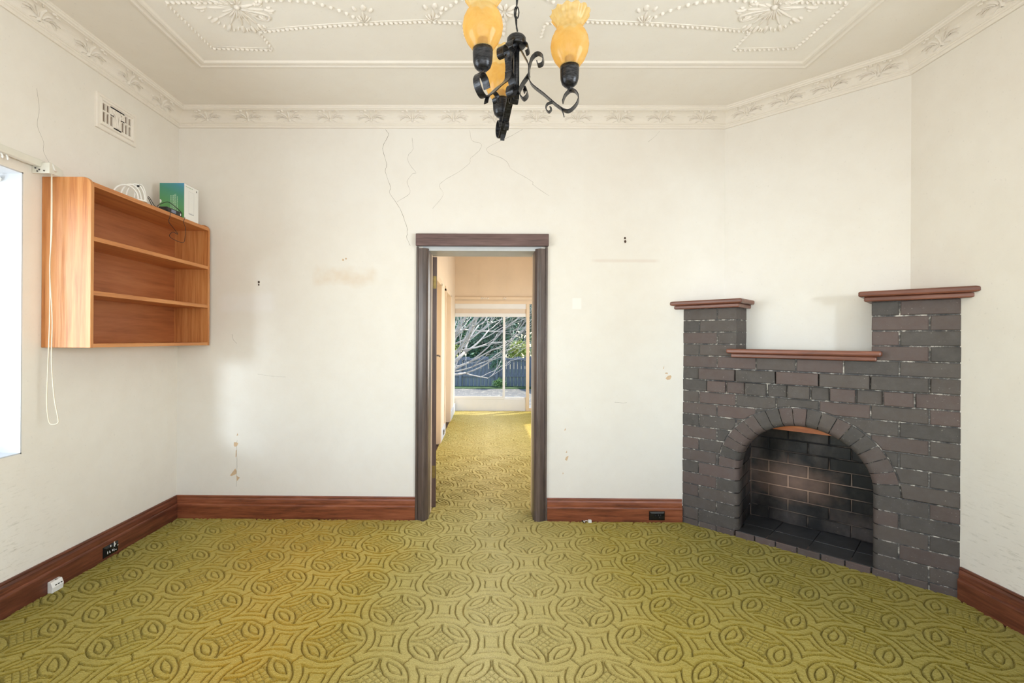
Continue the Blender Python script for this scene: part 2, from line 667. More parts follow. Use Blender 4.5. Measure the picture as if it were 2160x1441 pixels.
DX0, DX1, DZ = -0.437, 0.353, 2.05      # clear door opening
WT = 0.25                               # back wall thickness

wb = MB()
wb.box(XL - 0.3, DX0 - 0.05, D, D + WT, -0.1, 3.3)
wb.box(DX1 + 0.05, CX + 0.02, D, D + WT, -0.1, 3.3)
wb.box(DX0 - 0.05, DX1 + 0.05, D, D + WT, DZ + 0.04, 3.3)
wall_back = struct(wb, 'wall_back', M['wall'])
tag(wall_back, 'cracked cream plaster wall around the dark doorway', 'wall')

WY0, WY1, WZ0, WZ1 = 0.30, 2.392, 0.783, 2.2
wlm = MB()
wlm.box(XL - 0.3, XL, YR - 0.3, WY0, -0.1, 3.3)
wlm.box(XL - 0.3, XL, WY1, D, -0.1, 3.3)
wlm.box(XL - 0.3, XL, WY0, WY1, -0.1, WZ0)
wlm.box(XL - 0.3, XL, WY0, WY1, WZ1, 3.3)
wall_left = struct(wlm, 'wall_left', M['wall_side'])
tag(wall_left, 'cream plaster wall with the deep window recess and wall shelf', 'wall')
rv = MB()
rv.box(XL - 0.30, XL - 0.001, WY1 - 0.006, WY1 + 0.001, WZ0, WZ1)
rv.box(XL - 0.30, XL - 0.001, WY0 - 0.001, WY0 + 0.006, WZ0, WZ1)
rv.box(XL - 0.30, XL - 0.001, WY0, WY1, WZ1 - 0.006, WZ1 + 0.001)
rv.box(XL - 0.30, XL - 0.001, WY0, WY1, WZ0 - 0.001, WZ0 + 0.006)
window_1 = empty('window_1', (0, 0, 0))
tag(window_1, 'white painted window recess at the left edge', 'window', kind='structure')
rv.build('reveal_lining', M['reveal'], window_1)
fr = MB()
for y0, y1, z0, z1 in ((WY0, WY1, WZ0, WZ0 + 0.06), (WY0, WY1, WZ1 - 0.06, WZ1), (WY0, WY0 + 0.06, WZ0, WZ1), (WY1 - 0.06, WY1, WZ0, WZ1), (1.70, 1.75, WZ0, WZ1)):
    fr.box(XL - 0.30, XL - 0.25, y0, y1, z0, z1)
fr.build('window_frame', M['upvc'], window_1)
MB().box(XL - 0.278, XL - 0.274, WY0 + 0.05, 1.71, WZ0 + 0.05, WZ1 - 0.05).build('window_pane', M['pane'], window_1)
MB().box(XL - 0.278, XL - 0.274, 1.74, WY1 - 0.05, WZ0 + 0.05, WZ1 - 0.05).build('window_pane', M['pane'], window_1)

wr = MB()
RY0, RY1, RZ0, RZ1 = -0.55, 1.30, 0.80, 2.25  # unseen opening, added so light reaches the side walls
wr.box(XR, XR + 0.25, YR - 0.3, RY0, -0.1, 3.3)
wr.box(XR, XR + 0.25, RY1, CY + 0.02, -0.1, 3.3)
wr.box(XR, XR + 0.25, RY0, RY1, -0.1, RZ0)
wr.box(XR, XR + 0.25, RY0, RY1, RZ1, 3.3)
wall_right = struct(wr, 'wall_right', M['wall_side'])
tag(wall_right, 'bare cream plaster wall beside the brick fireplace', 'wall')

# rear wall behind the camera with two added window openings
RW = [(-1.65, 0.62, 0.78, 2.46), (1.56, 2.44, 0.50, 2.25)]
rw = MB()
xs = [XL - 0.3, RW[0][0], RW[0][1], RW[1][0], RW[1][1], XR + 0.25]
for a, b in ((0, 1), (2, 3), (4, 5)):
    rw.box(xs[a], xs[b], YR - 0.3, YR, -0.1, 3.3)
for x0, x1, z0, z1 in RW:
    rw.box(x0, x1, YR - 0.3, YR, -0.1, z0)
    rw.box(x0, x1, YR - 0.3, YR, z1, 3.3)
wall_rear = struct(rw, 'wall_rear', M['wall_side'])
tag(wall_rear, 'plaster wall with added windows behind the camera', 'wall')

def plain_window(name, label, x0, x1, y0, y1, z0, z1):
    w_ = empty(name, (0, 0, 0))
    tag(w_, label, 'window', kind='structure')
    f_ = MB()
    if x1 - x0 > y1 - y0:
        for a, b, c, d in ((x0, x1, z0, z0 + 0.05), (x0, x1, z1 - 0.05, z1), (x0, x0 + 0.05, z0, z1), (x1 - 0.05, x1, z0, z1)):
            f_.box(a, b, y0, y1, c, d)
        MB().box(x0 + 0.04, x1 - 0.04, (y0 + y1) / 2 - 0.002, (y0 + y1) / 2 + 0.002, z0 + 0.04, z1 - 0.04).build('window_pane', M['pane'], w_)
    else:
        for a, b, c, d in ((y0, y1, z0, z0 + 0.05), (y0, y1, z1 - 0.05, z1), (y0, y0 + 0.05, z0, z1), (y1 - 0.05, y1, z0, z1)):
            f_.box(x0, x1, a, b, c, d)
        MB().box((x0 + x1) / 2 - 0.002, (x0 + x1) / 2 + 0.002, y0 + 0.04, y1 - 0.04, z0 + 0.04, z1 - 0.04).build('window_pane', M['pane'], w_)
    f_.build('window_frame', M['upvc'], w_)


plain_window('added_window_4', 'wide white window added behind the camera', RW[0][0], RW[0][1], YR - 0.10, YR - 0.05, RW[0][2], RW[0][3])  # unseen, added to light the room evenly
plain_window('added_window_5', 'narrower white window added behind the camera at the right', RW[1][0], RW[1][1], YR - 0.20, YR - 0.15, RW[1][2], RW[1][3])  # unseen, added and sized to shape the bright patch on the chimney wall
plain_window('added_window_6', 'white window added in the right wall, out of view', XR + 0.12, XR + 0.17, RY0, RY1, RZ0, RZ1)  # added to fill the side walls with light

# canted chimney wall
cw = empty('wall_corner', (FX, D, 0), -math.pi / 4)
tag(cw, 'canted cream plaster wall rising above the fireplace', 'wall', kind='structure')
L_CANT = (XR - CX) / RT2
V_CANT = (CX - FX) * RT2
MB().box(V_CANT - 0.0, V_CANT + L_CANT, V_CANT, V_CANT + 0.12, 1.18, 3.3).build('plaster_face', M['wall'], cw)

# ceiling and floor
ceiling = struct(MB().box(XL - 0.3, XR + 0.25, YR - 0.3, D + WT, ZC, ZC + 0.12), 'ceiling', M['ceil'])
tag(ceiling, 'cream plaster ceiling with moulded panels and garlands', 'ceiling')
floor = struct(MB().box(XL - 0.3, XR + 0.25, YR - 0.3, 9.3, -0.12, -0.004), 'floor', M['dark_plug'])
tag(floor, 'timber floor under the carpet', 'floor')


# ---- carpet: carved medallions as real relief
def carpet_height(X, Y):
    ax, ay = 0.4705, 0.5085
    ox, oy = 0.026, 2.405
    best = None
    for sx, sy in ((0, 0), (0.5, 0.5)):
        u = X - ox - sx * ax
        v = Y - oy - sy * ay
        u = u - ax * np.round(u / ax)
        v = v - ay * np.round(v / ay)
        v = v * (ax / ay) * 1.03
        r_ = np.hypot(u, v)
        if best is None:
            best = (r_, u, v)
        else:
            k = r_ < best[0]
            best = (np.where(k, r_, best[0]), np.where(k, u, best[1]), np.where(k, v, best[2]))
    r_, u, v = best
    au, av = np.abs(u), np.abs(v)

    def g(d, w):
        return np.exp(-(np.abs(d) / w) ** 3)
    w = 0.0039
    R1 = 0.139
    gr = g(r_ - R1, w)                                            # medallion edge
    ang = math.atan2(0.5 * ay, 0.5 * ax)
    dl = np.abs(-au * math.sin(math.radians(45)) + av * math.cos(math.radians(45)))
    gr = np.maximum(gr, g(dl, w * 0.8) * (r_ > R1) * (r_ < 0.180))     # notch between neighbouring bands
    gr = np.maximum(gr, g(r_ - 0.178, w * 0.85))                    # concave diamond
    gr = np.maximum(gr, g(r_ - 0.206, w * 0.75) * 0.9)
    # four petals on the diagonals
    pu, pv = au - 0.112, av - 0.112
    rho = np.hypot(pu, pv)
    ins = r_ < R1 - 0.012
    gr = np.maximum(gr, g(rho - 0.108, w * 0.85) * ins)
    lens = np.maximum(rho - 0.080, r_ - 0.113)
    gr = np.maximum(gr, g(lens, w * 0.8) * ins * 0.95)
    # cobbled star in the middle
    star = (rho > 0.114) & (r_ < 0.105)
    c1 = np.abs(((u + v) / 0.034 + 0.5) % 1.0 - 0.5) * 0.034
    c2 = np.abs(((u - v) / 0.034 + 0.5) % 1.0 - 0.5) * 0.034
    gr = np.maximum(gr, np.maximum(g(c1, w * 0.6), g(c2, w * 0.6)) * star * 0.5)
    return gr


def carpet_grid(x0, x1, y0, y1, dx, dy, seed):
    nx = int(round((x1 - x0) / dx)) + 1
    ny = int(round((y1 - y0) / dy)) + 1
    xs_ = np.linspace(x0, x1, nx)
    ys_ = np.linspace(y0, y1, ny)
    X, Y = np.meshgrid(xs_, ys_)
    rs = np.random.RandomState(seed)

    def vnoise(s):
        a = rs.rand(int((y1 - y0) / s) + 3, int((x1 - x0) / s) + 3)
        fx_, fy_ = (X - x0) / s, (Y - y0) / s
        ix, iy = fx_.astype(int), fy_.astype(int)
        tx, ty = fx_ - ix, fy_ - iy
        tx, ty = tx * tx * (3 - 2 * tx), ty * ty * (3 - 2 * ty)
        return (a[iy, ix] * (1 - tx) * (1 - ty) + a[iy, ix + 1] * tx * (1 - ty) + a[iy + 1, ix] * (1 - tx) * ty + a[iy + 1, ix + 1] * tx * ty)
    wob = vnoise(0.03) - 0.5
    wob2 = vnoise(0.035) - 0.5
    G = carpet_height(X + wob * 0.006, Y + wob2 * 0.006)
    worn_or_lit = 0.55 + 0.45 * vnoise(0.18)
    Z = 0.015 - 0.0145 * G * (0.6 + 0.4 * worn_or_lit) + 0.0022 * (vnoise(0.02) - 0.5) + 0.002 * (vnoise(0.010) - 0.5)
    V = np.stack([X, Y, Z], -1).reshape(-1, 3)
    idx = np.arange(nx * ny).reshape(ny, nx)
    F = np.stack([idx[:-1, :-1], idx[:-1, 1:], idx[1:, 1:], idx[1:, :-1]], -1).reshape(-1, 4)
    return V, F


parts = []
parts.append(carpet_grid(XL, XR, 1.75, D, 0.0032, 0.0032, 1))
parts.append(carpet_grid(XL, XR, YR, 1.75, 0.012, 0.012, 2))
parts.append(carpet_grid(DX0 - 0.02, DX1 + 0.02, D, D + WT, 0.005, 0.005, 3))
parts.append(carpet_grid(-0.612, 1.2, D + WT, 5.6, 0.0042, 0.0050, 4))
parts.append(carpet_grid(-0.612, 1.2, 5.6, 9.08, 0.009, 0.012, 5))
parts.append(carpet_grid(1.2, 1.66, D + WT, 9.08, 0.012, 0.012, 6))
Vs, Fs, off = [], [], 0
for V, F in parts:
    cx_ = V[F].mean(1)
    keep = ~((cx_[:, 0] + cx_[:, 1] > FX + D + 0.03) & (cx_[:, 1] < D))
    Vs.append(V)
    Fs.append(F[keep] + off)
    off += len(V)
V = np.concatenate(Vs)
F = np.concatenate(Fs)
me = bpy.data.meshes.new('carpet')
me.vertices.add(len(V))
me.vertices.foreach_set('co', V.astype(np.float32).ravel())
me.loops.add(len(F) * 4)
me.loops.foreach_set('vertex_index', F.astype(np.int32).ravel())
me.polygons.add(len(F))
me.polygons.foreach_set('loop_start', np.arange(0, len(F) * 4, 4, dtype=np.int32))
me.polygons.foreach_set('loop_total', np.full(len(F), 4, dtype=np.int32))
me.update(calc_edges=True)
me.shade_smooth()
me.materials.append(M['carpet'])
carpet = bpy.data.objects.new('carpet', me)
col.objects.link(carpet)
tag(carpet, 'olive green carved pile carpet with round medallions, wall to wall', 'carpet', kind='stuff')


# ---- skirting boards
SK = [(0, 0.0), (0.021, 0.0), (0.022, 0.112), (0.020, 0.120), (0.014, 0.124), (0.015, 0.134), (0.013, 0.155), (0.009, 0.168), (0.011, 0.176), (0.009, 0.184), (0, 0.184)]


def sweep(profile, A, B, nA, nB, name, mat, parent=None):
    """profile (out, z) swept from plan point A to B; nA/nB are the (mitred) outward plan vectors at each end"""
    mb = MB()
    rings = []
    for P, n in ((A, nA), (B, nB)):
        rings.append([(P[0] + n[0] * d, P[1] + n[1] * d, z) for d, z in profile])
    mb.loft(rings)
    return struct(mb, name, mat, parent)


o = sweep(SK, (XL, YR), (XL, D), (1, 1), (1, -1), 'baseboard_left', M['skirt_y'])
tag(o, 'moulded red-brown timber skirting board under the wall shelf', 'skirting board')
CO = 0.098   # casing width
o = sweep(SK, (XL, D), (DX0 - CO, D), (1, -1), (0, -1), 'baseboard_back', M['skirt_x'])
tag(o, 'moulded red-brown timber skirting left of the doorway', 'skirting board')
o = sweep(SK, (DX1 + CO + 0.005, D), (FX - 0.003, D), (0, -1), (-0.02, -1), 'baseboard_back', M['skirt_x'])
tag(o, 'red-brown timber skirting between the doorway and the fireplace', 'skirting board')
o = sweep(SK, (XR, YR), (XR, FY - 0.002), (-1, 1), (-1, -0.05), 'baseboard_right', M['skirt_y'])
tag(o, 'red-brown timber skirting running right from the fireplace', 'skirting board')

# ---- cornice with leaf ornaments
COVE = []
for k in range(11):
    a = math.pi / 2 * k / 10
    COVE.append((0.024 + 0.062 * (1 - math.cos(a)) , 2.992 + 0.066 * math.sin(a)))
CP = [(0, ZK), (0.010, ZK), (0.013, 2.962), (0.013, 2.972), (0.018, 2.975), (0.022, 2.981), (0.019, 2.987)] + COVE + [(0.088, 3.062), (0.097, 3.066), (0.100, 3.074), (0.097, 3.080), (0.103, 3.0865), (0, 3.0865)]
inner = [(XL, YR), (XL, D), (CX, D), (XR, CY), (XR, YR)]
t8 = math.tan(math.pi / 8)
segs = [((XL, YR), (XL, D), (1, 1), (1, -1)),
        ((XL, D), (CX, D), (1, -1), (-t8, -1)),
        ((CX, D), (XR, CY), (-t8, -1), (-1, -t8)),
        ((XR, CY), (XR, YR), (-1, -t8), (-1, 1)),
        ((XR, YR), (XL, YR), (-1, 1), (1, 1))]
clabels = ['moulded plaster cornice along the wall with the shelf', 'moulded plaster cornice above the doorway', 'short plaster cornice on the canted wall above the fireplace', 'moulded plaster cornice along the bare right wall', 'moulded plaster cornice above the added windows behind the camera']


def leaf_mesh():
    """fan of leaves lying on the cove; local x along the wall, -y out of the wall, z up"""
    mb = MB()
    n = len(COVE) - 1

    def surf(s, t, h):
        a = math.pi / 2 * max(0.0, min(1.0, t))
        d = 0.024 + 0.062 * (1 - math.cos(a))
        z = 2.992 + 0.066 * math.sin(a)
        nx, nz = math.sin(math.pi / 2 - a) , -math.cos(math.pi / 2 - a)
        return (s, -(d + h * nx), z + h * nz)
    lobes = []
    for k in range(-4, 5):
        a = k * 0.36
        L = 0.60 if abs(k) < 2 else (0.68 if abs(k) < 4 else 0.55)
        lobes.append((0.012 * k, 0.22 + 0.03 * abs(k), a, L, 0.008))
    lobes += [(-0.02, 0.12, -1.5, 0.35, 0.007), (0.02, 0.12, 1.5, 0.35, 0.007), (0, 0.05, 0, 0.25, 0.012)]
    lobes += [(-0.055, 0.80, -0.9, 0.25, 0.007), (0.055, 0.80, 0.9, 0.25, 0.007), (-0.028, 0.85, -0.4, 0.2, 0.007), (0.028, 0.85, 0.4, 0.2, 0.007), (0.085, .45, 1.2, .3, .006), (-0.085, .45, -1.2, .3, .006)]
    for s0, t0, a, L, hw in lobes:
        rows = []
        for i in range(6):
            q = i / 5
            wd = hw * math.sin(math.pi * (0.12 + 0.86 * q)) ** 0.7
            bend = a + 0.5 * q * (1 if a > 0 else -1 if a < 0 else 0)
            sc = s0 + math.sin(bend) * L * q * 0.085
            tc = t0 + math.cos(bend) * L * q
            rows.append([surf(sc - wd, tc, -0.001), surf(sc - wd * 0.45, tc, 0.011), surf(sc + wd * 0.45, tc, 0.011), surf(sc + wd, tc, -0.001)])
        mb.loft(rows, False, False)
    return mb


LEAF = leaf_mesh().mesh('leaf_ornament', True)
LEAF.materials.append(M['cornice'])
phase = {0: 0.235, 1: 0.235, 2: 0.16, 3: 0.22, 4: 0.2}
for k, (A, B, nA, nB) in enumerate(segs):
    t_ = sweep(CP, A, B, nA, nB, 'trim_%d' % (k + 1), M['cornice'])
    tag(t_, clabels[k], 'cornice')
    if k == 4:
        continue
    d = Vector((B[0] - A[0], B[1] - A[1], 0))
    Ln = d.length
    d.normalize()
    rz = math.atan2(d.y, d.x)
    pos = phase[k] if k != 0 else None
    sl = []
    if k == 0:
        y = Ln - 0.235
        while y > 2.0:
            sl.append(y)
            y -= 0.308
    elif k == 3:
        y = phase[k]
        while y < 2.2:
            sl.append(y)
            y += 0.308
    else:
        y = phase[k]
        while y < Ln - 0.10:
            sl.append(y)
            y += 0.308 if k == 1 else 0.245
    for s in sl:
        P = Vector((A[0], A[1], 0)) + d * s
        link_copy(LEAF, 'leaf_ornament', t_, Matrix.Translation(P) @ Matrix.Rotation(rz, 4, 'Z'))

# ---- ceiling panel mouldings
bm_ = MB()
bx0, bx1, by0, by1 = -1.83, 1.99, -0.38, 3.012
prof = [(0.0, 0.002), (0.006, -0.010), (0.020, -0.013), (0.030, -0.007), (0.042, -0.007), (0.052, -0.013), (0.066, -0.011), (0.074, 0.002)]
rings = []
for (x, y, sx, sy) in ((bx0, by0, 1, 1), (bx0, by1, 1, -1), (bx1, by1, -1, -1), (bx1, by0, -1, 1), (bx0, by0, 1, 1)):
    rings.append([(x + sx * d, y + sy * d, ZC + z) for d, z in prof])
bm_.loft(rings, False, False).build('border_moulding', M['cornice'], ceiling)


def rope(mb, pts, r_=0.009, step=0.026, flat=True, edge=True):
    """twisted rope: slanted lobes along a line on the ceiling"""
    P = [Vector((x, y, ZC)) for x, y in pts]
    for a, b in zip(P[:-1], P[1:]):
        L = (b - a).length
        t = (b - a).normalized()
        n = Vector((-t.y, t.x, 0))
        k = int(L / step)
        for i in range(k):
            c = a + t * (i + 0.5) * L / k
            ax_ = (t * 0.9 + n * 0.6).normalized()
            ay_ = Vector((-ax_.y, ax_.x, 0))
            mb.blob(c, ax_ * step * 0.56, ay_ * r_ * 0.7, (0, 0, -r_ * 1.3), 6, 2)
    if edge:
        mb.tube([p + Vector((0, -0.016, 0)) for p in P], 0.004, 5)


def beads(mb, pts, r_=0.011, step=0.036):
    Q = crom([(x, y, 0) for x, y in pts], 20)
    acc = 0
    for a, b in zip(Q[:-1], Q[1:]):
        acc += (b - a).length
        if acc >= step:
            acc = 0
            mb.blob((b.x, b.y, ZC), (r_, 0, 0), (0, r_, 0), (0, 0, -r_ * 1.2), 7, 2)


def mirror(pts):
    return [(0.16 - x, y) for x, y in pts]


def petal(mb, c, ang, L0, L1, w, h):
    t = Vector((math.cos(ang), math.sin(ang), 0))
    n = Vector((-t.y, t.x, 0))
    mid = Vector((c[0], c[1], ZC)) + t * (L0 + L1) / 2
    mb.blob(mid, t * (L1 - L0) / 2, n * w, (0, 0, -h), 8, 3)


for side in (0, 1):
    f = (lambda p: p) if side == 0 else mirror
    sgn = 1 if side == 0 else -1
    nm = 'left' if side == 0 else 'right'
    mb = MB()
    rope(mb, f([(-1.30, 2.43), (-1.655, 2.43), (-1.635, 2.815), (-1.283, 2.832), (-1.288, 2.665)]), edge=False)
    mb.tube([Vector((x, y, ZC)) for x, y in f([(-1.620, 2.80), (-1.283, 2.815)])], 0.004, 5)
    mb.build('rope_square', M['cornice'], ceiling, True)
    mb = MB()
    rope(mb, f([(-1.288, 2.665), (-1.05, 2.632), (-0.80, 2.607), (-0.594, 2.592), (-0.334, 2.578), (-0.143, 2.592)]))
    rope(mb, f([(-0.143, 2.60), (-0.135, 2.72)]), edge=False)
    mb.build('rope_moulding', M['cornice'], ceiling, True)
    mb = MB()
    beads(mb, f([(-0.673, 2.590), (-0.76, 2.505), (-0.88, 2.438), (-1.01, 2.415), (-1.147, 2.42), (-1.22, 2.45)]))
    beads(mb, f([(-0.30, 2.560), (-0.22, 2.474), (-0.15, 2.415), (-0.04, 2.36), (0.06, 2.35)]))
    b = mb.build('bead_garland', M['cornice'], ceiling, True)
    b['kind'] = 'stuff'
    # corner spray of leaves and buds
    mb = MB()
    c = f([(-1.305, 2.465)])[0]
    base = 0.0 if side == 0 else math.pi
    spec = [(180, 0.23), (205, 0.19), (150, 0.24), (128, 0.25), (108, 0.22), (90, 0.21), (72, 0.20), (8, 0.19), (-12, 0.15), (40, 0.15), (-60, 0.14), (-90, 0.15), (225, 0.2), (250, 0.17)]
    for deg, L in spec:
        a = math.radians(deg) if side == 0 else math.pi - math.radians(deg)
        petal(mb, c, a, 0.015, L * 0.72, 0.0055, 0.009)
        petal(mb, c, a, L * 0.68, L, 0.009, 0.012)
        for s in (-0.12, 0.12):
            petal(mb, c, a + s, L * 0.78, L * 0.92, 0.006, 0.010)
        petal(mb, c, a + 0.17, 0.02, L * 0.45, 0.006, 0.008)
    petal(mb, c, 0, -0.016, 0.016, 0.014, 0.014)
    mb.tube([(x, y, ZC - 0.003) for x, y in [(p.x, p.y) for p in crom([(q[0], q[1], 0) for q in f([(-1.29, 2.48), (-1.22, 2.50), (-1.17, 2.53), (-1.19, 2.565), (-1.235, 2.55), (-1.25, 2.52)])], 5)]], 0.007, 5)
    mb.build('leaf_spray', M['cornice'], ceiling, True)
    # little fleurs where garland and rope meet
    for (x, y) in [(-0.672, 2.585), (-0.30, 2.572)]:
        mb = MB()
        c = f([(x, y)])[0]
        for deg, L0, L1, w in [(-85, 0, 0.09, 0.006), (-65, 0.015, 0.06, 0.007), (-110, 0.015, 0.06, 0.007), (-80, 0.09, 0.14, 0.014), (-60, 0.09, 0.13, 0.010), (-105, 0.09, 0.13, 0.010), (-130, 0, 0.06, 0.006), (-45, 0, 0.06, 0.006)]:
            a = math.radians(deg) if side == 0 else math.pi - math.radians(deg)
            petal(mb, c, a, L0, L1, w, 0.010)
        mb.build('fleur', M['cornice'], ceiling, True)
mb = MB()
for deg in range(0, 360, 40):
    petal(mb, (0.08, 2.50), math.radians(deg), 0.01, 0.06 + 0.02 * (deg % 80 == 0), 0.010, 0.012)
for yy in (2.56, 2.60, 2.64, 2.68):
    petal(mb, (0.08, yy), 1.2, -0.02, 0.02, 0.012, 0.012)
    petal(mb, (0.08, yy), 1.9, -0.02, 0.02, 0.012, 0.012)
mb.build('centre_spray', M['cornice'], ceiling, True)

# ---- wall marks: cracks, peeling paint, plugs
cracks = [
    ([(-0.774, 2.951), (-0.753, 2.908), (-0.788, 2.841), (-0.794, 2.791), (-0.766, 2.687), (-0.775, 2.632), (-0.734, 2.514), (-0.742, 2.472), (-0.663, 2.354), (-0.617, 2.236), (-0.605, 2.167), (-0.611, 2.136), (-0.583, 2.077)], 0.0022),
    ([(-0.576, 2.889), (-0.566, 2.806), (-0.601, 2.757), (-0.6, 2.702), (-0.543, 2.625), (-0.567, 2.618), (-0.61, 2.556), (-0.589, 2.472), (-0.688, 2.403)], 0.0011),
    ([(-0.139, 2.946), (-0.124, 2.869), (-0.055, 2.845), (-0.068, 2.793), (-0.131, 2.737), (-0.141, 2.696), (-0.231, 2.626), (-0.338, 2.563), (-0.365, 2.522), (-0.337, 2.459), (-0.416, 2.355)], 0.0010),
    ([(0.256, 2.953), (0.174, 2.905), (0.028, 2.835), (-0.012, 2.802), (0.015, 2.769), (0.098, 2.738), (0.147, 2.703), (0.175, 2.655), (0.279, 2.593), (0.335, 2.558), (0.345, 2.531), (0.46, 2.455)], 0.0012),
    ([(1.285, 2.94), (1.25, 2.90), (1.20, 2.86)], 0.0008),
    ([(-1.93, 1.40), (-1.92, 1.36), (-1.905, 1.345), (-1.89, 1.33)], 0.0010),
    ([(-1.73, 1.10), (-1.62, 1.085), (-1.52, 1.08)], 0.0008),
    ([(-1.885, 0.60), (-1.888, 0.50), (-1.884, 0.40), (-1.888, 0.25)], 0.0012),
    ([(0.96, 0.905), (1.02, 0.90), (1.05, 0.903)], 0.0012),
]
for pts, wd in cracks:
    rr = random.Random(int(abs(pts[0][0]) * 1000))
    Q = crom([(x, 0, z) for x, z in pts], 4)
    Q = [Vector((q.x + rr.uniform(-0.002, 0.002), 0, q.z)) for q in Q]
    mb = MB()
    rings = []
    for i, q in enumerate(Q):
        t = (Q[min(i + 1, len(Q) - 1)] - Q[max(i - 1, 0)]).normalized()
        n = Vector((t.z, 0, -t.x))
        w_ = wd * (0.25 + 0.45 * rr.random())
        a, b = q + n * w_, q - n * w_
        rings.append([(a.x, D - 0.0006, a.z), (b.x, D - 0.0006, b.z), (b.x, D + 0.002, b.z), (a.x, D + 0.002, a.z)])
    mb.loft(rings).build('crack', M['crack'], wall_back)


def flake(cx_, cz_, pts, s=1.0):
    mb = MB()
    mb.prism([(cx_ + a * s, cz_ + b * s) for a, b in pts], lambda a, b, d: (a, d, b), D - 0.0010, D + 0.002)
    mb.build('peeled_patch', M['peel'], wall_back)


flake(-1.893, 0.572, [(-.017, -.01), (-.008, -.022), (.008, -.016), (.017, .004), (.006, .012), (-.015, .012)])
flake(-1.892, 0.500, [(-.004, -.03), (.003, -.022), (.005, .03), (-.001, .022)])
flake(-1.905, 0.355, [(-.032, -.022), (-.02, -.026), (.016, -.01), (.018, .012), (.008, .032), (-.012, .005)])
flake(-1.878, 0.312, [(-.010, .024), (.002, .012), (.016, .006), (.004, -.010), (-.008, -.022)])
flake(-1.885, 0.642, [(-.004, -.01), (.008, -.004), (.002, .012)])
flake(1.362, 1.093, [(-.022, -.006), (-.010, -.018), (.012, -.014), (.022, .006), (.016, .018), (-.006, .012)])
flake(1.325, 1.17, [(-.004, -.012), (.003, -.010), (.004, .012)])
flake(1.345, 1.125, [(-.010, -.004), (.010, -.006), (.012, .004), (-.004, .006)])
flake(0.602, 0.487, [(-.012, -.016), (.002, -.024), (.010, -.004), (.014, .014), (.004, .010), (-.006, .002)])
flake(0.60, 0.53, [(-.006, -.008), (.006, -.006), (.002, .010)])
flake(0.588, 0.70, [(-.006, -.010), (.006, -.008), (.004, .010)])
flake(0.575, 0.37, [(-.004, -.008), (.004, -.006), (.0, .010)])
for x, z, s in ((-1.727, 1.796, 0.008), (-1.727, 1.775, 0.006), (1.03, 2.138, 0.008), (1.032, 2.112, 0.009), (-1.068, 1.975, 0.006), (-1.09, 1.965, 0.007)):
    mb = MB()
    pr = random.Random(int(x * 1000) + 7)
    mb.prism([(x + s * math.cos(a) * pr.uniform(.8, 1.1), z + s * 1.25 * math.sin(a) * pr.uniform(.8, 1.1)) for a in [i * math.pi / 4 for i in range(8)]], lambda a, b, d: (a, d, b), D - 0.003, D + 0.002)
    mb.build('wall_plug', M['dark_plug'] if x != -1.068 and x != -1.09 else M['peel'], wall_back)

# cracks in the left wall
for pts in ([(2.46, 2.66), (2.475, 2.56), (2.465, 2.47), (2.50, 2.40), (2.50, 2.35), (2.535, 2.30)], ):
    Q = crom([(0, y, z) for y, z in pts], 4)
    mb = MB()
    mb.ribbon([Vector((XL, q.y, q.z)) for q in Q], (0, 1, 0.1), 0.0012, 0.0003)
    mb.build('crack', M['crack'], wall_left)

# ------------------------------------------------------------------ doorway casing and open door
casing = empty('trim_6', (0, D, 0))
tag(casing, 'dark brown timber casing with rounded jambs around the doorway', 'door frame', kind='structure')


def jamb_poly(side):
    """plan section (x, y rel. to wall face) of the rounded jamb lining; side -1 left, +1 right"""
    xe = DX0 if side < 0 else DX1
    s = side
    p = [(xe + s * 0.078, -0.001), (xe + s * 0.078, -0.020)]
    for k in range(9):
        a = math.pi / 2 * k / 8
        p.append((xe + s * (0.045 - 0.045 * math.sin(a)), -0.034 + 0.055 * (1 - math.cos(a))))
    p += [(xe, WT - 0.11), (xe + s * 0.05, WT - 0.11), (xe + s * 0.05, -0.001)]
    return p


for s in (-1, 1):
    mb = MB().prism(jamb_poly(s), lambda a, b, d: (a, b, d), 0.004, DZ + 0.002)
    mb.build('rounded_jamb', M['casing_z'], casing)
    xe = DX0 if s < 0 else DX1
    x0, x1 = sorted((xe + s * 0.080, xe + s * CO))
    MB().box(x0, x1, -0.016, 0, 0.004, DZ + 0.015).build('architrave_strip', M['casing_z'], casing, bev=0.003)
    x0, x1 = sorted((xe, xe + s * 0.05))
    MB().box(x0, x1, WT - 0.11, WT - 0.045, 0.004, DZ).build('door_stop', M['peach_gloss'], casing)
    x0, x1 = sorted((xe + s * 0.026, xe + s * 0.05))
    MB().box(x0, x1, WT - 0.045, WT + 0.004, 0.004, DZ).build('rebate', M['peach_gloss'], casing)
MB().box(DX0 - CO - 0.002, DX1 + CO + 0.004, -0.040, 0, DZ + 0.018, DZ + 0.110).build('head_board', M['casing_x'], casing, bev=0.004)
MB().box(DX0 - 0.05, DX1 + 0.05, -0.002, WT, DZ - 0.012, DZ + 0.045).build('head_lining', M['hall_skirt'], casing)

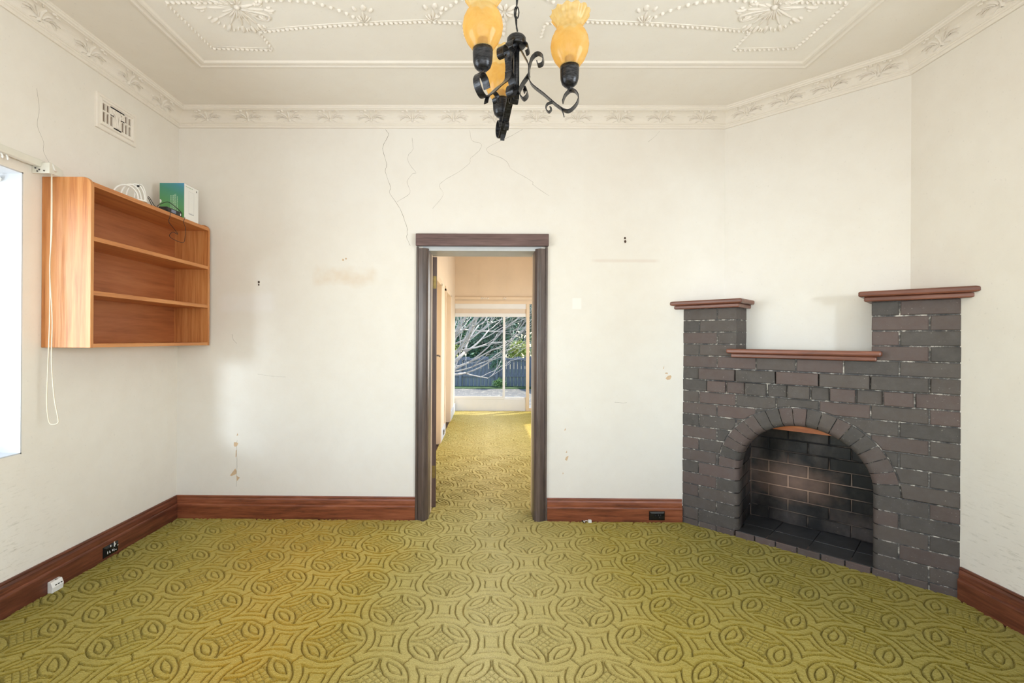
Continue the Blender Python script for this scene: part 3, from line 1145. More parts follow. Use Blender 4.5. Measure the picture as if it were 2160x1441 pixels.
door = empty('door_1', (-0.408, D + WT + 0.012, 0), math.radians(98.5))
tag(door, 'dark timber door swung open into the hall, seen edge-on', 'door', kind='structure')
MB().box(0, 0.76, 0.0, 0.036, 0.016, 2.035).build('door_leaf', M['door'], door, bev=0.002)
for zc_ in (0.30, 1.83):
    h = MB().box(-0.002, 0.0005, 0.005, 0.030, zc_ - 0.05, zc_ + 0.05).build('hinge', M['brass'], door)
mb = MB().box(0.69, 0.73, -0.004, 0.0, 1.13, 1.27)
hp = mb.build('handle_plate', M['steel'], door, bev=0.002)
mb = MB().tube(crom([(0.71, -0.003, 1.215), (0.71, -0.045, 1.215), (0.69, -0.055, 1.215), (0.61, -0.055, 1.21)], 5), 0.008, 8)
mb.build('lever', M['steel'], hp, True)

# ------------------------------------------------------------------ hall beyond the door
HX0, HX1, HY = -0.612, 1.66, 9.08
HO = [(5.30, 6.24), (6.95, 7.90)]       # recessed doors in the hall's left wall
hl = MB()
ys = [D + WT, HO[0][0], HO[0][1], HO[1][0], HO[1][1], HY]
for a, b in ((0, 1), (2, 3), (4, 5)):
    hl.box(HX0 - 0.14, HX0, ys[a], ys[b], -0.1, 3.3)
for a, b in HO:
    hl.box(HX0 - 0.14, HX0, a, b, 2.07, 3.3)
    hl.box(HX0 - 0.30, HX0 - 0.14, a - 0.1, b + 0.1, -0.1, 3.3)
o = struct(hl, 'wall_hall_left', M['peach'])
tag(o, 'peach painted hall wall with two door recesses', 'wall')
k = 7
for (a, b), lab in zip(HO, ('peach door frame nearer in the hall', 'peach door frame farther along the hall')):
    t_ = empty('trim_%d' % k, (0, 0, 0))
    tag(t_, lab, 'door frame', kind='structure')
    MB().box(HX0 - 0.14, HX0 + 0.012, b - 0.03, b + 0.002, 0.004, 2.07).build('jamb_lining', M['peach_gloss'], t_)
    MB().box(HX0, HX0 + 0.016, b + 0.0, b + 0.07, 0.004, 2.10).build('architrave', M['peach_gloss'], t_)
    MB().box(HX0, HX0 + 0.016, a - 0.07, b + 0.07, 2.07, 2.14).build('head_architrave', M['peach_gloss'], t_)
    MB().box(HX0, HX0 + 0.016, a - 0.07, a, 0.004, 2.10).build('architrave', M['peach_gloss'], t_)
    k += 1
for (a, b), nm in (((D + WT, HO[0][0] - 0.07), 'near'), ((HO[0][1] + 0.07, HO[1][0] - 0.07), 'middle'), ((HO[1][1] + 0.07, HY), 'far')):
    o = struct(MB().box(HX0, HX0 + 0.016, a, b, 0.0, 0.16), 'baseboard_hall', M['hall_skirt'], bev=0.003)
    tag(o, 'pale grey skirting in the hall, %s' % {'near': 'behind the open door', 'middle': 'between the two door recesses', 'far': 'next to the glass doors'}[nm], 'skirting board')
o = empty('power_outlet', (HX0 + 0.016, 6.62, 0.085))
tag(o, 'tiny dark power outlet on the pale hall skirting', 'power outlet')
MB().box(0, 0.006, -0.055, 0.055, -0.034, 0.034).build('face_plate', M['black_plastic'], o, bev=0.003)
MB().box(0.006, 0.009, 0.01, 0.03, 0.0, 0.02).build('switch', M['black_plastic'], o)

WX0, WX1, WX2, WX3, WH = -0.640, 0.742, 0.800, 1.35, 2.045
hf = MB()
hf.box(HX0 - 0.2, HX1 + 0.1, HY, HY + 0.12, WH + 0.055, 3.3)
hf.box(HX0 - 0.2, WX0 - 0.02, HY, HY + 0.12, -0.1, 3.3)
hf.box(WX3, HX1 + 0.1, HY, HY + 0.12, -0.1, 3.3)
o = struct(hf, 'wall_hall_end', M['peach'])
tag(o, 'peach panelled hall end wall above the sliding glass', 'wall')
for x in (-0.16, 0.38, 0.92):
    MB().box(x - 0.006, x + 0.006, HY - 0.003, HY + 0.002, WH + 0.18, 3.05).build('panel_joint', M['peach_gloss'], o)
hr = MB()  # unseen side opening added to let lamp light into the hall
hr.box(HX1, HX1 + 0.12, D + WT, 4.8, -0.1, 3.3)
hr.box(HX1, HX1 + 0.12, 8.4, HY, -0.1, 3.3)
hr.box(HX1, HX1 + 0.12, 4.8, 8.4, -0.1, 0.6)
hr.box(HX1, HX1 + 0.12, 4.8, 8.4, 2.4, 3.3)
o = struct(hr, 'wall_hall_right', M['peach'])
tag(o, 'peach hall wall with a wide added light opening, hidden beyond the doorway', 'wall')
o = struct(MB().box(HX0 - 0.3, HX1 + 0.12, D + WT, HY + 0.12, 3.06, 3.18), 'ceiling_hall', M['peach'])
tag(o, 'plain ceiling of the hall beyond the doorway', 'ceiling')

w2 = empty('window_2', (0, HY, 0))
tag(w2, 'white sliding glass window at the end of the hall', 'window', kind='structure')
fm = MB()
fm.box(WX0 - 0.02, WX2 + 0.0, -0.01, 0.05, WH, WH + 0.055)
fm.box(WX1 + 0.0, WX2, -0.012, 0.05, 0.004, WH)
fm.build('peach_outer_frame', M['peach_gloss'], w2)
MB().box(WX0 - 0.02, WX0, -0.006, 0.05, 0.004, 1.86).build('dark_jamb', M['dark_frame'], w2)
MB().box(WX0 - 0.02, WX0, -0.006, 0.05, 1.86, WH).build('head_jamb', M['peach_gloss'], w2)
MB().box(WX0, WX1, 0.01, 0.05, 0.004, 0.235).build('lower_panel', M['upvc'], w2)
MB().box(WX0, WX1, 0.006, 0.05, 1.955, WH).build('head_panel', M['upvc'], w2)
MB().box(WX0, WX1, 0.02, 0.05, 1.86, 1.955).build('pelmet_board', plain('warm_white_board', srgb(222, 206, 190), 0.5, var=0.04), w2)
MB().box(WX0, WX1, 0.008, 0.05, 1.80, 1.865).build('head_rail', M['upvc'], w2)
MB().box(WX0, 0.34, 0.004, 0.03, 0.235, 0.292).build('bottom_rail', M['upvc'], w2, bev=0.004)
MB().box(0.34, WX1, 0.025, 0.05, 0.235, 0.275).build('bottom_rail', M['upvc'], w2, bev=0.004)
MB().box(0.298, 0.342, 0.0, 0.03, 0.26, 1.82).build('sliding_stile', M['upvc'], w2, bev=0.004)
MB().box(WX0, 0.32, 0.014, 0.018, 0.28, 1.81).build('glass_pane', M['pane'], w2)
MB().box(0.32, WX1, 0.036, 0.040, 0.26, 1.81).build('glass_pane', M['pane'], w2)
w3 = empty('window_3', (0, HY, 0))
tag(w3, 'narrow bright side window beside the sliding glass', 'window', kind='structure')
fm = MB()
fm.box(WX2, WX3, 0.0, 0.05, 0.004, 0.07)
fm.box(WX2, WX3, 0.0, 0.05, WH, WH + 0.055)
fm.build('window_frame', M['peach_gloss'], w3)
MB().box(WX2 + 0.05, WX2 + 0.065, 0.0, 0.05, 0.07, WH).build('mullion', M['upvc'], w3)
MB().box(WX2, WX3, 0.02, 0.024, 0.07, WH).build('glass_pane', M['pane'], w3)

rail = empty('curtain_rail', (0, HY, 2.15))
tag(rail, 'pale curtain track above the sliding glass in the hall', 'curtain rail')
MB().box(HX0, 1.4, -0.05, -0.02, -0.025, 0.022).build('track', M['peach_gloss'], rail, bev=0.003)
for x in (-0.12, -0.08, -0.04, 0.0, 0.30, 0.33):
    MB().tube([(x, -0.053, -0.02), (x + 0.012, -0.055, -0.005), (x + 0.02, -0.052, 0.012)], 0.007, 6).build('glider', M['white_plastic'], rail, True)
for x in (-0.55, 0.6, 1.3):
    MB().box(x - 0.01, x + 0.01, -0.03, 0.0, -0.015, 0.015).build('bracket', M['peach_gloss'], rail)

# ------------------------------------------------------------------ fireplace
fp = empty('fireplace', (FX, D, 0), -math.pi / 4)
tag(fp, 'dark grey painted brick corner fireplace with arched opening and stepped piers', 'fireplace')
FW = 1.481
PZ, P0, PITCH, JT = 0.052, 0.052, 0.0863, 0.0075
UC, ZS = 0.751, P0 + 5 * PITCH
AO, BO = 0.487, 0.458
AI, BI = 0.363, 0.338
JL, JR = UC - AI, UC + AI
PL, PR = 0.372, 1.107
brs = random.Random(11)


def zr(k):
    return P0 + PITCH * k


def arch_z(u, a=AO, b=BO):
    q = 1 - ((u - UC) / a) ** 2
    return ZS + b * math.sqrt(q) if q > 0 else None


def brick_poly(poly, v0, v1, mat=None, parent=fp, name='brick', ch=0.004):
    """brick with an outline in the (u, z) plane, front at v0, chamfered front edge"""
    cu = sum(p[0] for p in poly) / len(poly)
    cz = sum(p[1] for p in poly) / len(poly)
    jit = brs.uniform(-0.0022, 0.0022)
    tl = brs.uniform(-0.006, 0.006)
    tz = brs.uniform(-0.012, 0.012)
    n = len(poly)
    ins = []
    for a, b in poly:
        da, db = cu - a, cz - b
        L = math.hypot(da, db)
        ins.append((a + (ch * da / abs(da) if abs(da) > ch else 0) * 0.9, b + (ch * db / abs(db) if abs(db) > ch else 0) * 0.9))
    mb = MB()
    f0 = lambda a, b: v0 + jit + tl * (a - cu) + tz * (b - cz)
    rings = [[(a - cu, f0(a, b), b - cz) for a, b in ins], [(a - cu, f0(a, b) + ch * 0.8, b - cz) for a, b in poly], [(a - cu, v1, b - cz) for a, b in poly]]
    mb.loft(rings)
    o = mb.build(name, mat or M['brick'], parent)
    o.location = (cu, 0, cz)
    return o


def rect(u0, u1, z0, z1):
    j = JT / 2
    e = lambda: brs.uniform(-0.0012, 0.0012)
    return [(u0 + j + e(), z0 + j + e()), (u1 - j + e(), z0 + j + e()), (u1 - j + e(), z1 - j + e()), (u0 + j + e(), z1 - j + e())]


def pick():
    return M['brick_purple'] if brs.random() < 0.32 else M['brick']


def cut_by_arch(u0, u1, z0, z1):
    """brick outlines left after the arch ring is cut out (course above the springing)"""
    j = JT / 2
    u0, u1, z0, z1 = u0 + j, u1 - j, z0 + j, z1 - j
    a, b = AO + JT, BO + JT
    if z0 >= ZS + b:
        return [[(u0, z0), (u1, z0), (u1, z1), (u0, z1)]]
    out = []
    hi = (z1 - ZS) / b
    w1 = a * math.sqrt(max(0, 1 - hi * hi)) if hi < 1 else 0.0
    w0 = a * math.sqrt(max(0, 1 - ((z0 - ZS) / b) ** 2))
    for side in (-1, 1):
        if hi >= 1 and side == 1:
            continue
        if hi >= 1:
            lo_u, hi_u = u0, u1
        elif side < 0:
            lo_u, hi_u = u0, min(u1, UC - w1)
        else:
            lo_u, hi_u = max(u0, UC + w1), u1
        if hi_u - lo_u < 0.012:
            continue
        us = set([lo_u, hi_u])
        for q in (UC - w0, UC + w0):
            if lo_u < q < hi_u:
                us.add(q)
        for i in range(1, 9):
            us.add(lo_u + (hi_u - lo_u) * i / 9)
        us = sorted(us)
        low = []
        for u in us:
            az = arch_z(u, a, b)
            low.append((u, max(z0, az) if az is not None else z0))
        # drop collinear points on the flat bottom
        flat = [p for i, p in enumerate(low) if not (0 < i < len(low) - 1 and abs(low[i - 1][1] - z0) < 1e-6 and abs(p[1] - z0) < 1e-6 and abs(low[i + 1][1] - z0) < 1e-6)]
        poly = flat
        poly = poly + ([(hi_u, z1)] if z1 - poly[-1][1] > 0.002 else []) + ([(lo_u, z1)] if z1 - poly[0][1] > 0.002 else [])
        if len(poly) >= 3 and max(p[1] for p in poly) - min(p[1] for p in poly) > 0.01:
            out.append(poly)
    return out


def bull_brick(u0, u1, z0, z1, side, mat):
    """brick whose inner vertical edge (towards the opening) is rounded; side -1: opening on its right"""
    j = JT / 2
    z0, z1 = z0 + j, z1 - j
    R = 0.036
    if side < 0:
        pl = [(u0 + j, 0.0), (u1 - R, 0.0)] + [(u1 - R + R * math.sin(a), R - R * math.cos(a)) for a in [math.pi / 2 * i / 6 for i in range(1, 7)]] + [(u1 - 0.010, 0.112), (u0 + j, 0.112)]
    else:
        pl = [(u1 - j, 0.0), (u0 + R, 0.0)] + [(u0 + R - R * math.sin(a), R - R * math.cos(a)) for a in [math.pi / 2 * i / 6 for i in range(1, 7)]] + [(u0 + 0.010, 0.112), (u1 - j, 0.112)]
    cu = (u0 + u1) / 2
    jit = brs.uniform(-0.002, 0.002)
    MBb = MB().prism([(a - cu, b + jit) for a, b in pl], lambda a, b, d: (a, b, d), z0 - z0, z1 - z0)
    o = MBb.build('brick', mat, fp, True)
    mm = o.modifiers.new('edge', 'EDGE_SPLIT')
    mm.split_angle = math.radians(35)
    o.location = (cu, 0, z0)
    return o


JA = [0.122, 0.372, 0.618, 0.853, 1.104, 1.356]       # joints of even courses
JB = [0.246, 0.497, 0.728, 0.975, 1.231]              # joints of odd courses
# base course of small headers
u = 0.0
while u < FW - 0.02:
    u1 = min(FW, u + 0.1234)
    brick_poly(rect(u, u1, -0.004, PZ + 0.003), -0.004, 0.08, M['brick_purple'])
    u = u1
for k in range(0, 14):
    z0, z1 = zr(k), zr(k + 1)
    js = [0.0] + (JA if k % 2 == 0 else JB) + [FW]
    if k < 5:
        # jambs either side of the opening
        for a, b in zip(js[:-1], js[1:]):
            if b <= JL - 0.05:
                brick_poly(rect(a, b, z0, z1), 0.0, 0.10, pick())
            elif a < JL - 0.05:
                bull_brick(a, JL, z0, z1, -1, pick())
            elif a >= JR + 0.05:
                brick_poly(rect(a, b, z0, z1), 0.0, 0.10, pick())
            elif b > JR + 0.05:
                bull_brick(JR, b, z0, z1, 1, pick())
    elif k == 11:
        dents = [(0.180, 0.308, 1), (0.308, 0.430, 0), (0.430, 0.565, 1), (0.565, 0.682, 0), (0.682, 0.808, 1), (0.808, 0.908, 0), (0.908, 1.036, 1), (1.036, 1.161, 0), (1.161, 1.296, 1)]
        brick_poly(rect(0, 0.180, z0, z1), 0.0, 0.10, pick())
        brick_poly(rect(1.296, FW, z0, z1), 0.0, 0.10, pick())
        for a, b, pr_ in dents:
            brick_poly(rect(a, b, z0, z1), -0.019 if pr_ else 0.001, 0.10, M['brick_purple'] if brs.random() < 0.5 else M['brick'])
    elif k == 12:
        brick_poly(rect(0, 0.122, z0, z1), 0.0, 0.10, pick())
        brick_poly(rect(1.356, FW, z0, z1), 0.0, 0.10, pick())
        for a, b in zip(JA[:-1], JA[1:]):
            brick_poly(rect(a, b, z0, z1), -0.024, 0.10, pick())
    else:
        for a, b in zip(js[:-1], js[1:]):
            for poly in cut_by_arch(a, b, z0, z1):
                brick_poly(poly, 0.0, 0.10, pick())
for k in range(14, 18):
    z0, z1 = zr(k), zr(k + 1)
    jl = 0.122 if k % 2 == 0 else 0.246
    jr = 1.356 if k % 2 == 0 else 1.231
    brick_poly(rect(0, jl, z0, z1), 0.0, 0.10, pick())
    brick_poly(rect(jl, PL + JT / 2, z0, z1), 0.0, V_CANT - 0.004, pick())
    brick_poly(rect(PR - JT / 2, jr, z0, z1), 0.0, V_CANT - 0.004, pick())
    brick_poly(rect(jr, FW, z0, z1), 0.0, 0.10, pick())

# arch ring of rounded voussoirs
NV = 19
for i in range(NV):
    a0 = math.pi * i / NV + 0.006
    a1 = math.pi * (i + 1) / NV - 0.006
    # section: s (0 inner .. 1 outer), v
    sec = [(1.0, 0.10), (1.0, 0.0), (0.36, 0.0)]
    for q in range(1, 6):
        t = math.pi / 2 * q / 5
        sec.append((0.36 - 0.36 * math.sin(t), 0.044 * (1 - math.cos(t))))
    sec += [(0.02, 0.112), (0.5, 0.112)]
    cen = None
    rings = []
    jit = brs.uniform(-0.003, 0.003)
    am = (a0 + a1) / 2
    cu, cz = UC - (AI + AO) / 2 * math.cos(am), ZS + (BI + BO) / 2 * math.sin(am)
    for q in range(4):
        a = a0 + (a1 - a0) * q / 3
        ring = []
        for s, v in sec:
            A_, B_ = AI + (AO - AI) * s, BI + (BO - BI) * s
            ring.append((UC - A_ * math.cos(a) - cu, v + jit - 0.003, ZS + B_ * math.sin(a) - cz))
        rings.append(ring)
    o = MB().loft(rings).build('arch_brick', M['brick_purple'] if brs.random() < 0.5 else M['brick'], fp, True)
    mm = o.modifiers.new('edge', 'EDGE_SPLIT')
    mm.split_angle = math.radians(32)
    o.location = (cu, 0, cz)

# mortar body
mo = MB()
vf = 0.0065
mo.box(0, JL - 0.026, vf, 0.108, 0.0, ZS)
mo.box(JR + 0.026, FW, vf, 0.108, 0.0, ZS)
mo.box(0, 0.28, 0.10, V_CANT, 0.0, 0.96)
mo.box(1.22, FW, 0.10, V_CANT, 0.0, 0.96)
us = [0.0, JL - 0.026] + [UC - (AI + 0.026) * math.cos(math.pi * i / 24) for i in range(0, 25)] + [FW]
us = sorted(set(round(x, 5) for x in us))
for a, b in zip(us[:-1], us[1:]):
    za = arch_z(a, AI + 0.0261, BI + 0.026) or ZS
    zb_ = arch_z(b, AI + 0.0261, BI + 0.026) or ZS
    if b <= JL - 0.025:
        za = zb_ = ZS
    top = zr(14)
    mo.add([(a, vf, za), (b, vf, zb_), (b, vf, top), (a, vf, top), (a, 0.11, za), (b, 0.11, zb_), (b, 0.11, top), (a, 0.11, top)],
           [(0, 1, 2, 3), (5, 4, 7, 6), (0, 4, 5, 1), (3, 2, 6, 7)])
mo.box(0, FW, 0.10, V_CANT, 0.95, zr(14))
mo.box(0, PL - 0.003, vf, V_CANT, zr(14), zr(18))
mo.box(PR + 0.003, FW, vf, V_CANT, zr(14), zr(18))
mo.build('mortar_body', M['mortar'], fp)

# firebox: splayed sides, back and throat
FB, FBL, FBR = 0.43, 0.342, 1.160
fb = MB()
g_ = 0.006


def side_quad(p0, p1, z0, z1):
    fb.add([(p0[0], p0[1], z0), (p1[0], p1[1], z0), (p1[0], p1[1], z1), (p0[0], p0[1], z1)], [(0, 1, 2, 3)])


side_quad((JL - 0.012 - g_, 0.10), (FBL - g_, FB), 0.0, 0.95)
side_quad((FBL - g_, FB + g_), (FBR + g_, FB + g_), 0.0, 0.95)
side_quad((FBR + g_, FB), (JR + 0.012 + g_, 0.10), 0.0, 0.95)
fb.add([(0.25, 0.10, 0.95), (1.25, 0.10, 0.95), (1.25, FB + 0.01, 0.95), (0.25, FB + 0.01, 0.95)], [(0, 1, 2, 3)])
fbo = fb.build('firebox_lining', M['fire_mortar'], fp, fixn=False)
for k in range(0, 10):
    z0, z1 = zr(k), zr(k + 1)
    js = [FBL] + [FBL + (0.123 if k % 2 == 0 else 0.246) + 0.246 * i for i in range(0, 4)]
    js = [j for j in js if j < FBR - 0.04] + [FBR]
    for a, b in zip(js[:-1], js[1:]):
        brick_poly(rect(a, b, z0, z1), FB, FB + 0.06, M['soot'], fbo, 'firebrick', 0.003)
    for (p0, p1) in (((JL - 0.012, 0.112), (FBL, FB)), ((JR + 0.012, 0.112), (FBR, FB))):
        L = math.hypot(p1[0] - p0[0], p1[1] - p0[1])
        cuts = [0, 0.45, 1.0] if k % 2 == 0 else [0, 0.2, 0.7, 1.0]
        sgn = -1 if p0[0] < UC else 1
        for c0, c1 in zip(cuts[:-1], cuts[1:]):
            e = 0.0035 / L
            q0 = (p0[0] + (p1[0] - p0[0]) * (c0 + e), p0[1] + (p1[1] - p0[1]) * (c0 + e))
            q1 = (p0[0] + (p1[0] - p0[0]) * (c1 - e), p0[1] + (p1[1] - p0[1]) * (c1 - e))
            ww = 0.05 * sgn
            mb = MB().prism([(q0[0], q0[1]), (q1[0], q1[1]), (q1[0] + ww, q1[1]), (q0[0] + ww, q0[1])], lambda a, b, d: (a, b, d), z0 + 0.0035, z1 - 0.0035)
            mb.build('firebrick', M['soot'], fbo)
# hearth stones
hs = 0.30
for a, b in ((0.33, 0.56), (0.56, 0.79), (0.79, 1.01), (1.01, 1.17)):
    for c, d in ((0.005, 0.20), (0.20, 0.43)):
        if c < 0.1:
            a_, b_ = max(a, JL - 0.01), min(b, JR + 0.01)
        else:
            a_, b_ = a, b
        MB().box(a_ + 0.0015, b_ - 0.0015, c + 0.0015, d - 0.0015, 0.02, PZ + brs.uniform(0.0, 0.002)).build('hearth_stone', M['hearth'], fp, bev=0.003)
MB().box(JL + 0.03, JR - 0.03, 0.118, 0.21, 0.772, 0.83).build('timber_lintel', M['lintel'], fp)


# mantel boards
def mantel(name, u0, u1, v0, v1, z0, z1, cutl, cutr, label):
    """two-step timber board: moulded lower fillet and rounded top slab; cutl / cutr: mitred at 45 deg against a wall"""
    root = empty(name, (0, 0, 0))
    root.parent = fp
    if label:
        root['label'] = label

    def slab(ins, za, zb2, nm, rad):
        f = v0 + ins
        L0 = u0 + (0 if cutl else ins)
        R0 = u1 - (0 if cutr else ins)
        pl = [((f if cutl else L0), f), ((u1 - f) if cutr else R0, f), ((u1 - v1) if cutr else R0, v1), ((v1 if cutl else L0), v1)]
        MB().prism(pl, lambda a, b, d: (a, b, d), za, zb2).build(nm, M['mantel'], root, bev=rad)
    h = z1 - z0
    slab(0.0, z0 + h * 0.46, z1, 'top_slab', 0.009)
    slab(0.024, z0, z0 + h * 0.46, 'fillet_moulding', 0.006)
    return root


mantel('mantel_cap', 0.0, PL + 0.055, -0.072, V_CANT - 0.003, zr(18) - 0.002, 1.662, True, False, 'red-brown timber cap on the left pier')
mantel('mantel_cap', PR - 0.055, FW, -0.072, V_CANT - 0.003, zr(18) - 0.002, 1.662, False, True, 'red-brown timber cap on the right pier')
mantel('mantel_shelf', 0.325, 1.158, -0.062, -0.002, zr(14) - 0.003, 1.316, False, False, 'low red-brown timber shelf between the piers')
sh = MB().box(PL + 0.004, PR - 0.004, -0.002, V_CANT - 0.004, zr(14), 1.308).build('mantel_shelf_bed', M['dark_plug'], fp)

# ------------------------------------------------------------------ wall-hung shelf unit
SX = XL + 0.262
SY0, SY1, SZ0, SZT = 2.492, 3.568, 1.316, 2.214
su = empty('wall_shelf', (XL, SY0, SZ0))
tag(su, 'honey-coloured open timber bookshelf hung on the left wall', 'shelf')
LY, LZ, LX = SY1 - SY0, SZT - SZ0, SX - XL


def side_panel(y0, y1):
    R = 0.045
    pl = [(0.001, 0), (LX, 0), (LX, LZ - R)] + [(LX - R + R * math.cos(a), LZ - R + R * math.sin(a)) for a in [math.pi / 2 * i / 7 for i in range(1, 8)]] + [(0.001, LZ)]
    return MB().prism(pl, lambda a, b, d: (a, d, b), y0, y1).build('side_panel', M['shelf_z'], su, bev=0.002)


side_panel(0.0, 0.020)
side_panel(LY - 0.018, LY)
MB().box(0.001, 0.008, 0.02, LY - 0.018, 0.02, LZ - 0.03).build('back_panel', M['shelf_back'], su)
for z0, z1, nm in ((2.169, 2.193, 'top_board'), (1.882, 1.906, 'shelf_board'), (1.594, 1.618, 'shelf_board'), (1.317, 1.338, 'bottom_board')):
    MB().box(0.006, LX - 0.003, 0.020, LY - 0.018, z0 - SZ0, z1 - SZ0).build(nm, M['shelf_y'], su, bev=0.0015)
ZT = 2.1935


# box with printed sleeve
def print_mat():
    t = NT('green_blue_print')
    s = t.sep(t.gen)
    f = t.math('ADD', t.math('MULTIPLY', s[2], 0.75), t.math('MULTIPLY', s[0], 0.25))
    c = t.ramp(f, [(0.0, srgb(110, 168, 74)), (0.35, srgb(98, 158, 92)), (0.7, srgb(74, 146, 122)), (0.88, srgb(72, 146, 158)), (1.0, srgb(74, 146, 196))])
    t.base(c)
    t.set(Roughness=0.35)
    return t.m


bxo = empty('carton', (-2.258, 3.272, ZT))
tag(bxo, 'green and white cardboard carton standing on top of the wall shelf', 'box')
MB().box(0.0, 0.168, 0.003, 0.165, 0.0, 0.243).build('carton_body', M['white_plastic'], bxo, bev=0.001)
MB().box(0.0, 0.168, 0.0, 0.003, 0.0, 0.243).build('green_sleeve', print_mat(), bxo)
MB().box(0.002, 0.166, 0.006, 0.162, 0.243, 0.2445).build('dark_top_flap', M['vent_dark'], bxo)
pale = plain('pale_green_print', srgb(196, 222, 196), 0.5, var=0.02)
gray = plain('grey_print', srgb(196, 194, 194), 0.5, var=0.02)
dgrn = plain('green_text_print', srgb(150, 176, 140), 0.5, var=0.02)
prs = random.Random(3)
for i, (x, z0, z1) in enumerate(((0.076, 0.03, 0.158), (0.084, 0.03, 0.160), (0.093, 0.04, 0.160), (0.103, 0.04, 0.166), (0.110, 0.05, 0.168), (0.121, 0.04, 0.152))):
    mb = MB()
    z = z0
    while z < z1:
        L = prs.uniform(0.004, 0.012)
        mb.box(x, x + 0.0035, -0.0004, 0.0001, z, min(z + L, z1))
        z += L + 0.0025
    mb.build('text_line', pale, bxo)
mb = MB().prism([(0.001 + 0.013 * math.sin(a), 0.118 - 0.013 * math.cos(a)) for a in [math.pi * i / 12 for i in range(13)]], lambda a, b, d: (a, d, b), -0.0004, 0.0001)
mb.build('round_tab', M['white_plastic'], bxo)
sx_ = 0.168
pic = MB()
for y0, y1, z0, z1 in ((0.052, 0.112, 0.20, 0.201), (0.052, 0.112, 0.052, 0.053), (0.052, 0.053, 0.052, 0.201), (0.111, 0.112, 0.052, 0.201), (0.052, 0.112, 0.042, 0.049)):
    pic.box(sx_ - 0.0001, sx_ + 0.0004, y0, y1, z0, z1)
pic.build('printed_device_outline', gray, bxo)
mb = MB()
y = 0.02
while y < 0.10:
    L = prs.uniform(0.004, 0.014)
    mb.box(sx_ - 0.0001, sx_ + 0.0004, y, y + L, 0.224, 0.228)
    y += L + 0.003
mb.build('text_line', dgrn, bxo)
MB().box(sx_ - 0.0001, sx_ + 0.0004, 0.138, 0.146, 0.216, 0.228).build('corner_mark', M['black_plastic'], bxo)

# small black clock radio / modem in front of the carton
rt = empty('digital_device', (-2.155, 3.108, ZT), 0)
tag(rt, 'small black box with a grey display beside the green carton', 'modem')
MB().box(0.0, 0.060, 0.0, 0.155, 0.0, 0.037).build('case', M['black_plastic'], rt, bev=0.006)
MB().box(0.060, 0.0606, 0.042, 0.088, 0.010, 0.029).build('display', M['screen'], rt)
MB().box(0.060, 0.061, 0.132, 0.140, 0.008, 0.024).build('side_button', M['white_plastic'], rt)
wa = empty('power_adapter', (-2.235, 3.105, ZT))
tag(wa, 'small white power adapter lying beside the black device', 'adapter')
MB().box(0.0, 0.070, 0.0, 0.05, 0.0, 0.028).build('body', M['white_plastic'], wa, bev=0.004)
MB().tube([(0.07, 0.025, 0.012), (0.076, 0.03, 0.010), (0.079, 0.05, 0.010)], 0.002, 6).build('lead', M['white_plastic'], wa, True)

cb = empty('white_cable_coil', (-2.125, 2.775, ZT))
tag(cb, 'coil of thick white cable standing in loops on the wall shelf', 'cable')
loops = []
for i, (yc, xr, h, tw, lean) in enumerate(((0.015, 0.0, 0.070, 0.060, 0.05), (0.055, 0.0, 0.086, 0.052, 0.045), (0.085, 0.005, 0.098, 0.040, 0.03), (0.130, 0.0, 0.108, 0.020, 0.01))):
    pts = []
    for q in range(17):
        a = math.pi * q / 16
        pts.append((xr - 0.028 * math.cos(a) * (1 if i % 2 == 0 else 0.8), yc - tw * math.cos(a) + lean * math.sin(a) * 0.2, 0.005 + h * math.sin(a)))
    MB().tube(pts, 0.0048, 8).build('cable_loop', M['white_plastic'], cb, True)
MB().tube(crom([(-0.05, 0.0, 0.005), (0.0, 0.05, 0.005), (0.05, 0.11, 0.005), (0.0, 0.16, 0.005), (-0.05, 0.10, 0.005)], 6), 0.0048, 8).build('cable_tail', M['white_plastic'], cb, True)
MB().tube([(0.01, 0.095, 0.092), (0.014, 0.108, 0.100)], 0.006, 8).build('black_clip', M['black_plastic'], cb, True)

bc = empty('black_cable', (0, 0, 0))
tag(bc, 'thin black cable looping down in front of the wall shelf top board', 'cable')
xf = SX + 0.006
MB().tube(crom([(-2.098, 2.935, ZT + 0.050), (-2.095, 2.95, ZT + 0.040), (-2.09, 2.975, ZT + 0.010), (-2.10, 3.02, ZT + 0.006), (-2.12, 3.06, ZT + 0.03), (-2.11, 3.12, ZT + 0.068), (-2.11, 3.17, ZT + 0.072), (-2.10, 3.24, ZT + 0.045), (-2.098, 3.262, ZT + 0.03)], 6), 0.0022, 6).build('upper_lead', M['black_cable'], bc, True)
MB().tube(crom([(-2.098, 2.932, ZT + 0.042), (-2.096, 2.945, ZT + 0.030), (-2.095, 2.965, ZT + 0.004), (-2.10, 2.99, ZT + 0.004)], 6), 0.0022, 6).build('second_lead', M['black_cable'], bc, True)
MB().tube(crom([(-2.095, 3.10, ZT + 0.02), (-2.078, 3.112, ZT + 0.006), (xf, 3.105, 2.165), (xf, 3.095, 2.125), (xf, 3.14, 2.095), (xf, 3.185, 2.065), (xf, 3.14, 2.068), (xf, 3.11, 2.052), (xf, 3.105, 2.030), (xf, 3.17, 2.018), (xf, 3.245, 2.022), (xf, 3.262, 2.07), (xf, 3.266, 2.125), (xf, 3.245, 2.16), (xf, 3.258, 2.19), (-2.085, 3.272, ZT + 0.008)], 6), 0.0017, 6).build('hanging_lead', M['black_cable'], bc, True)

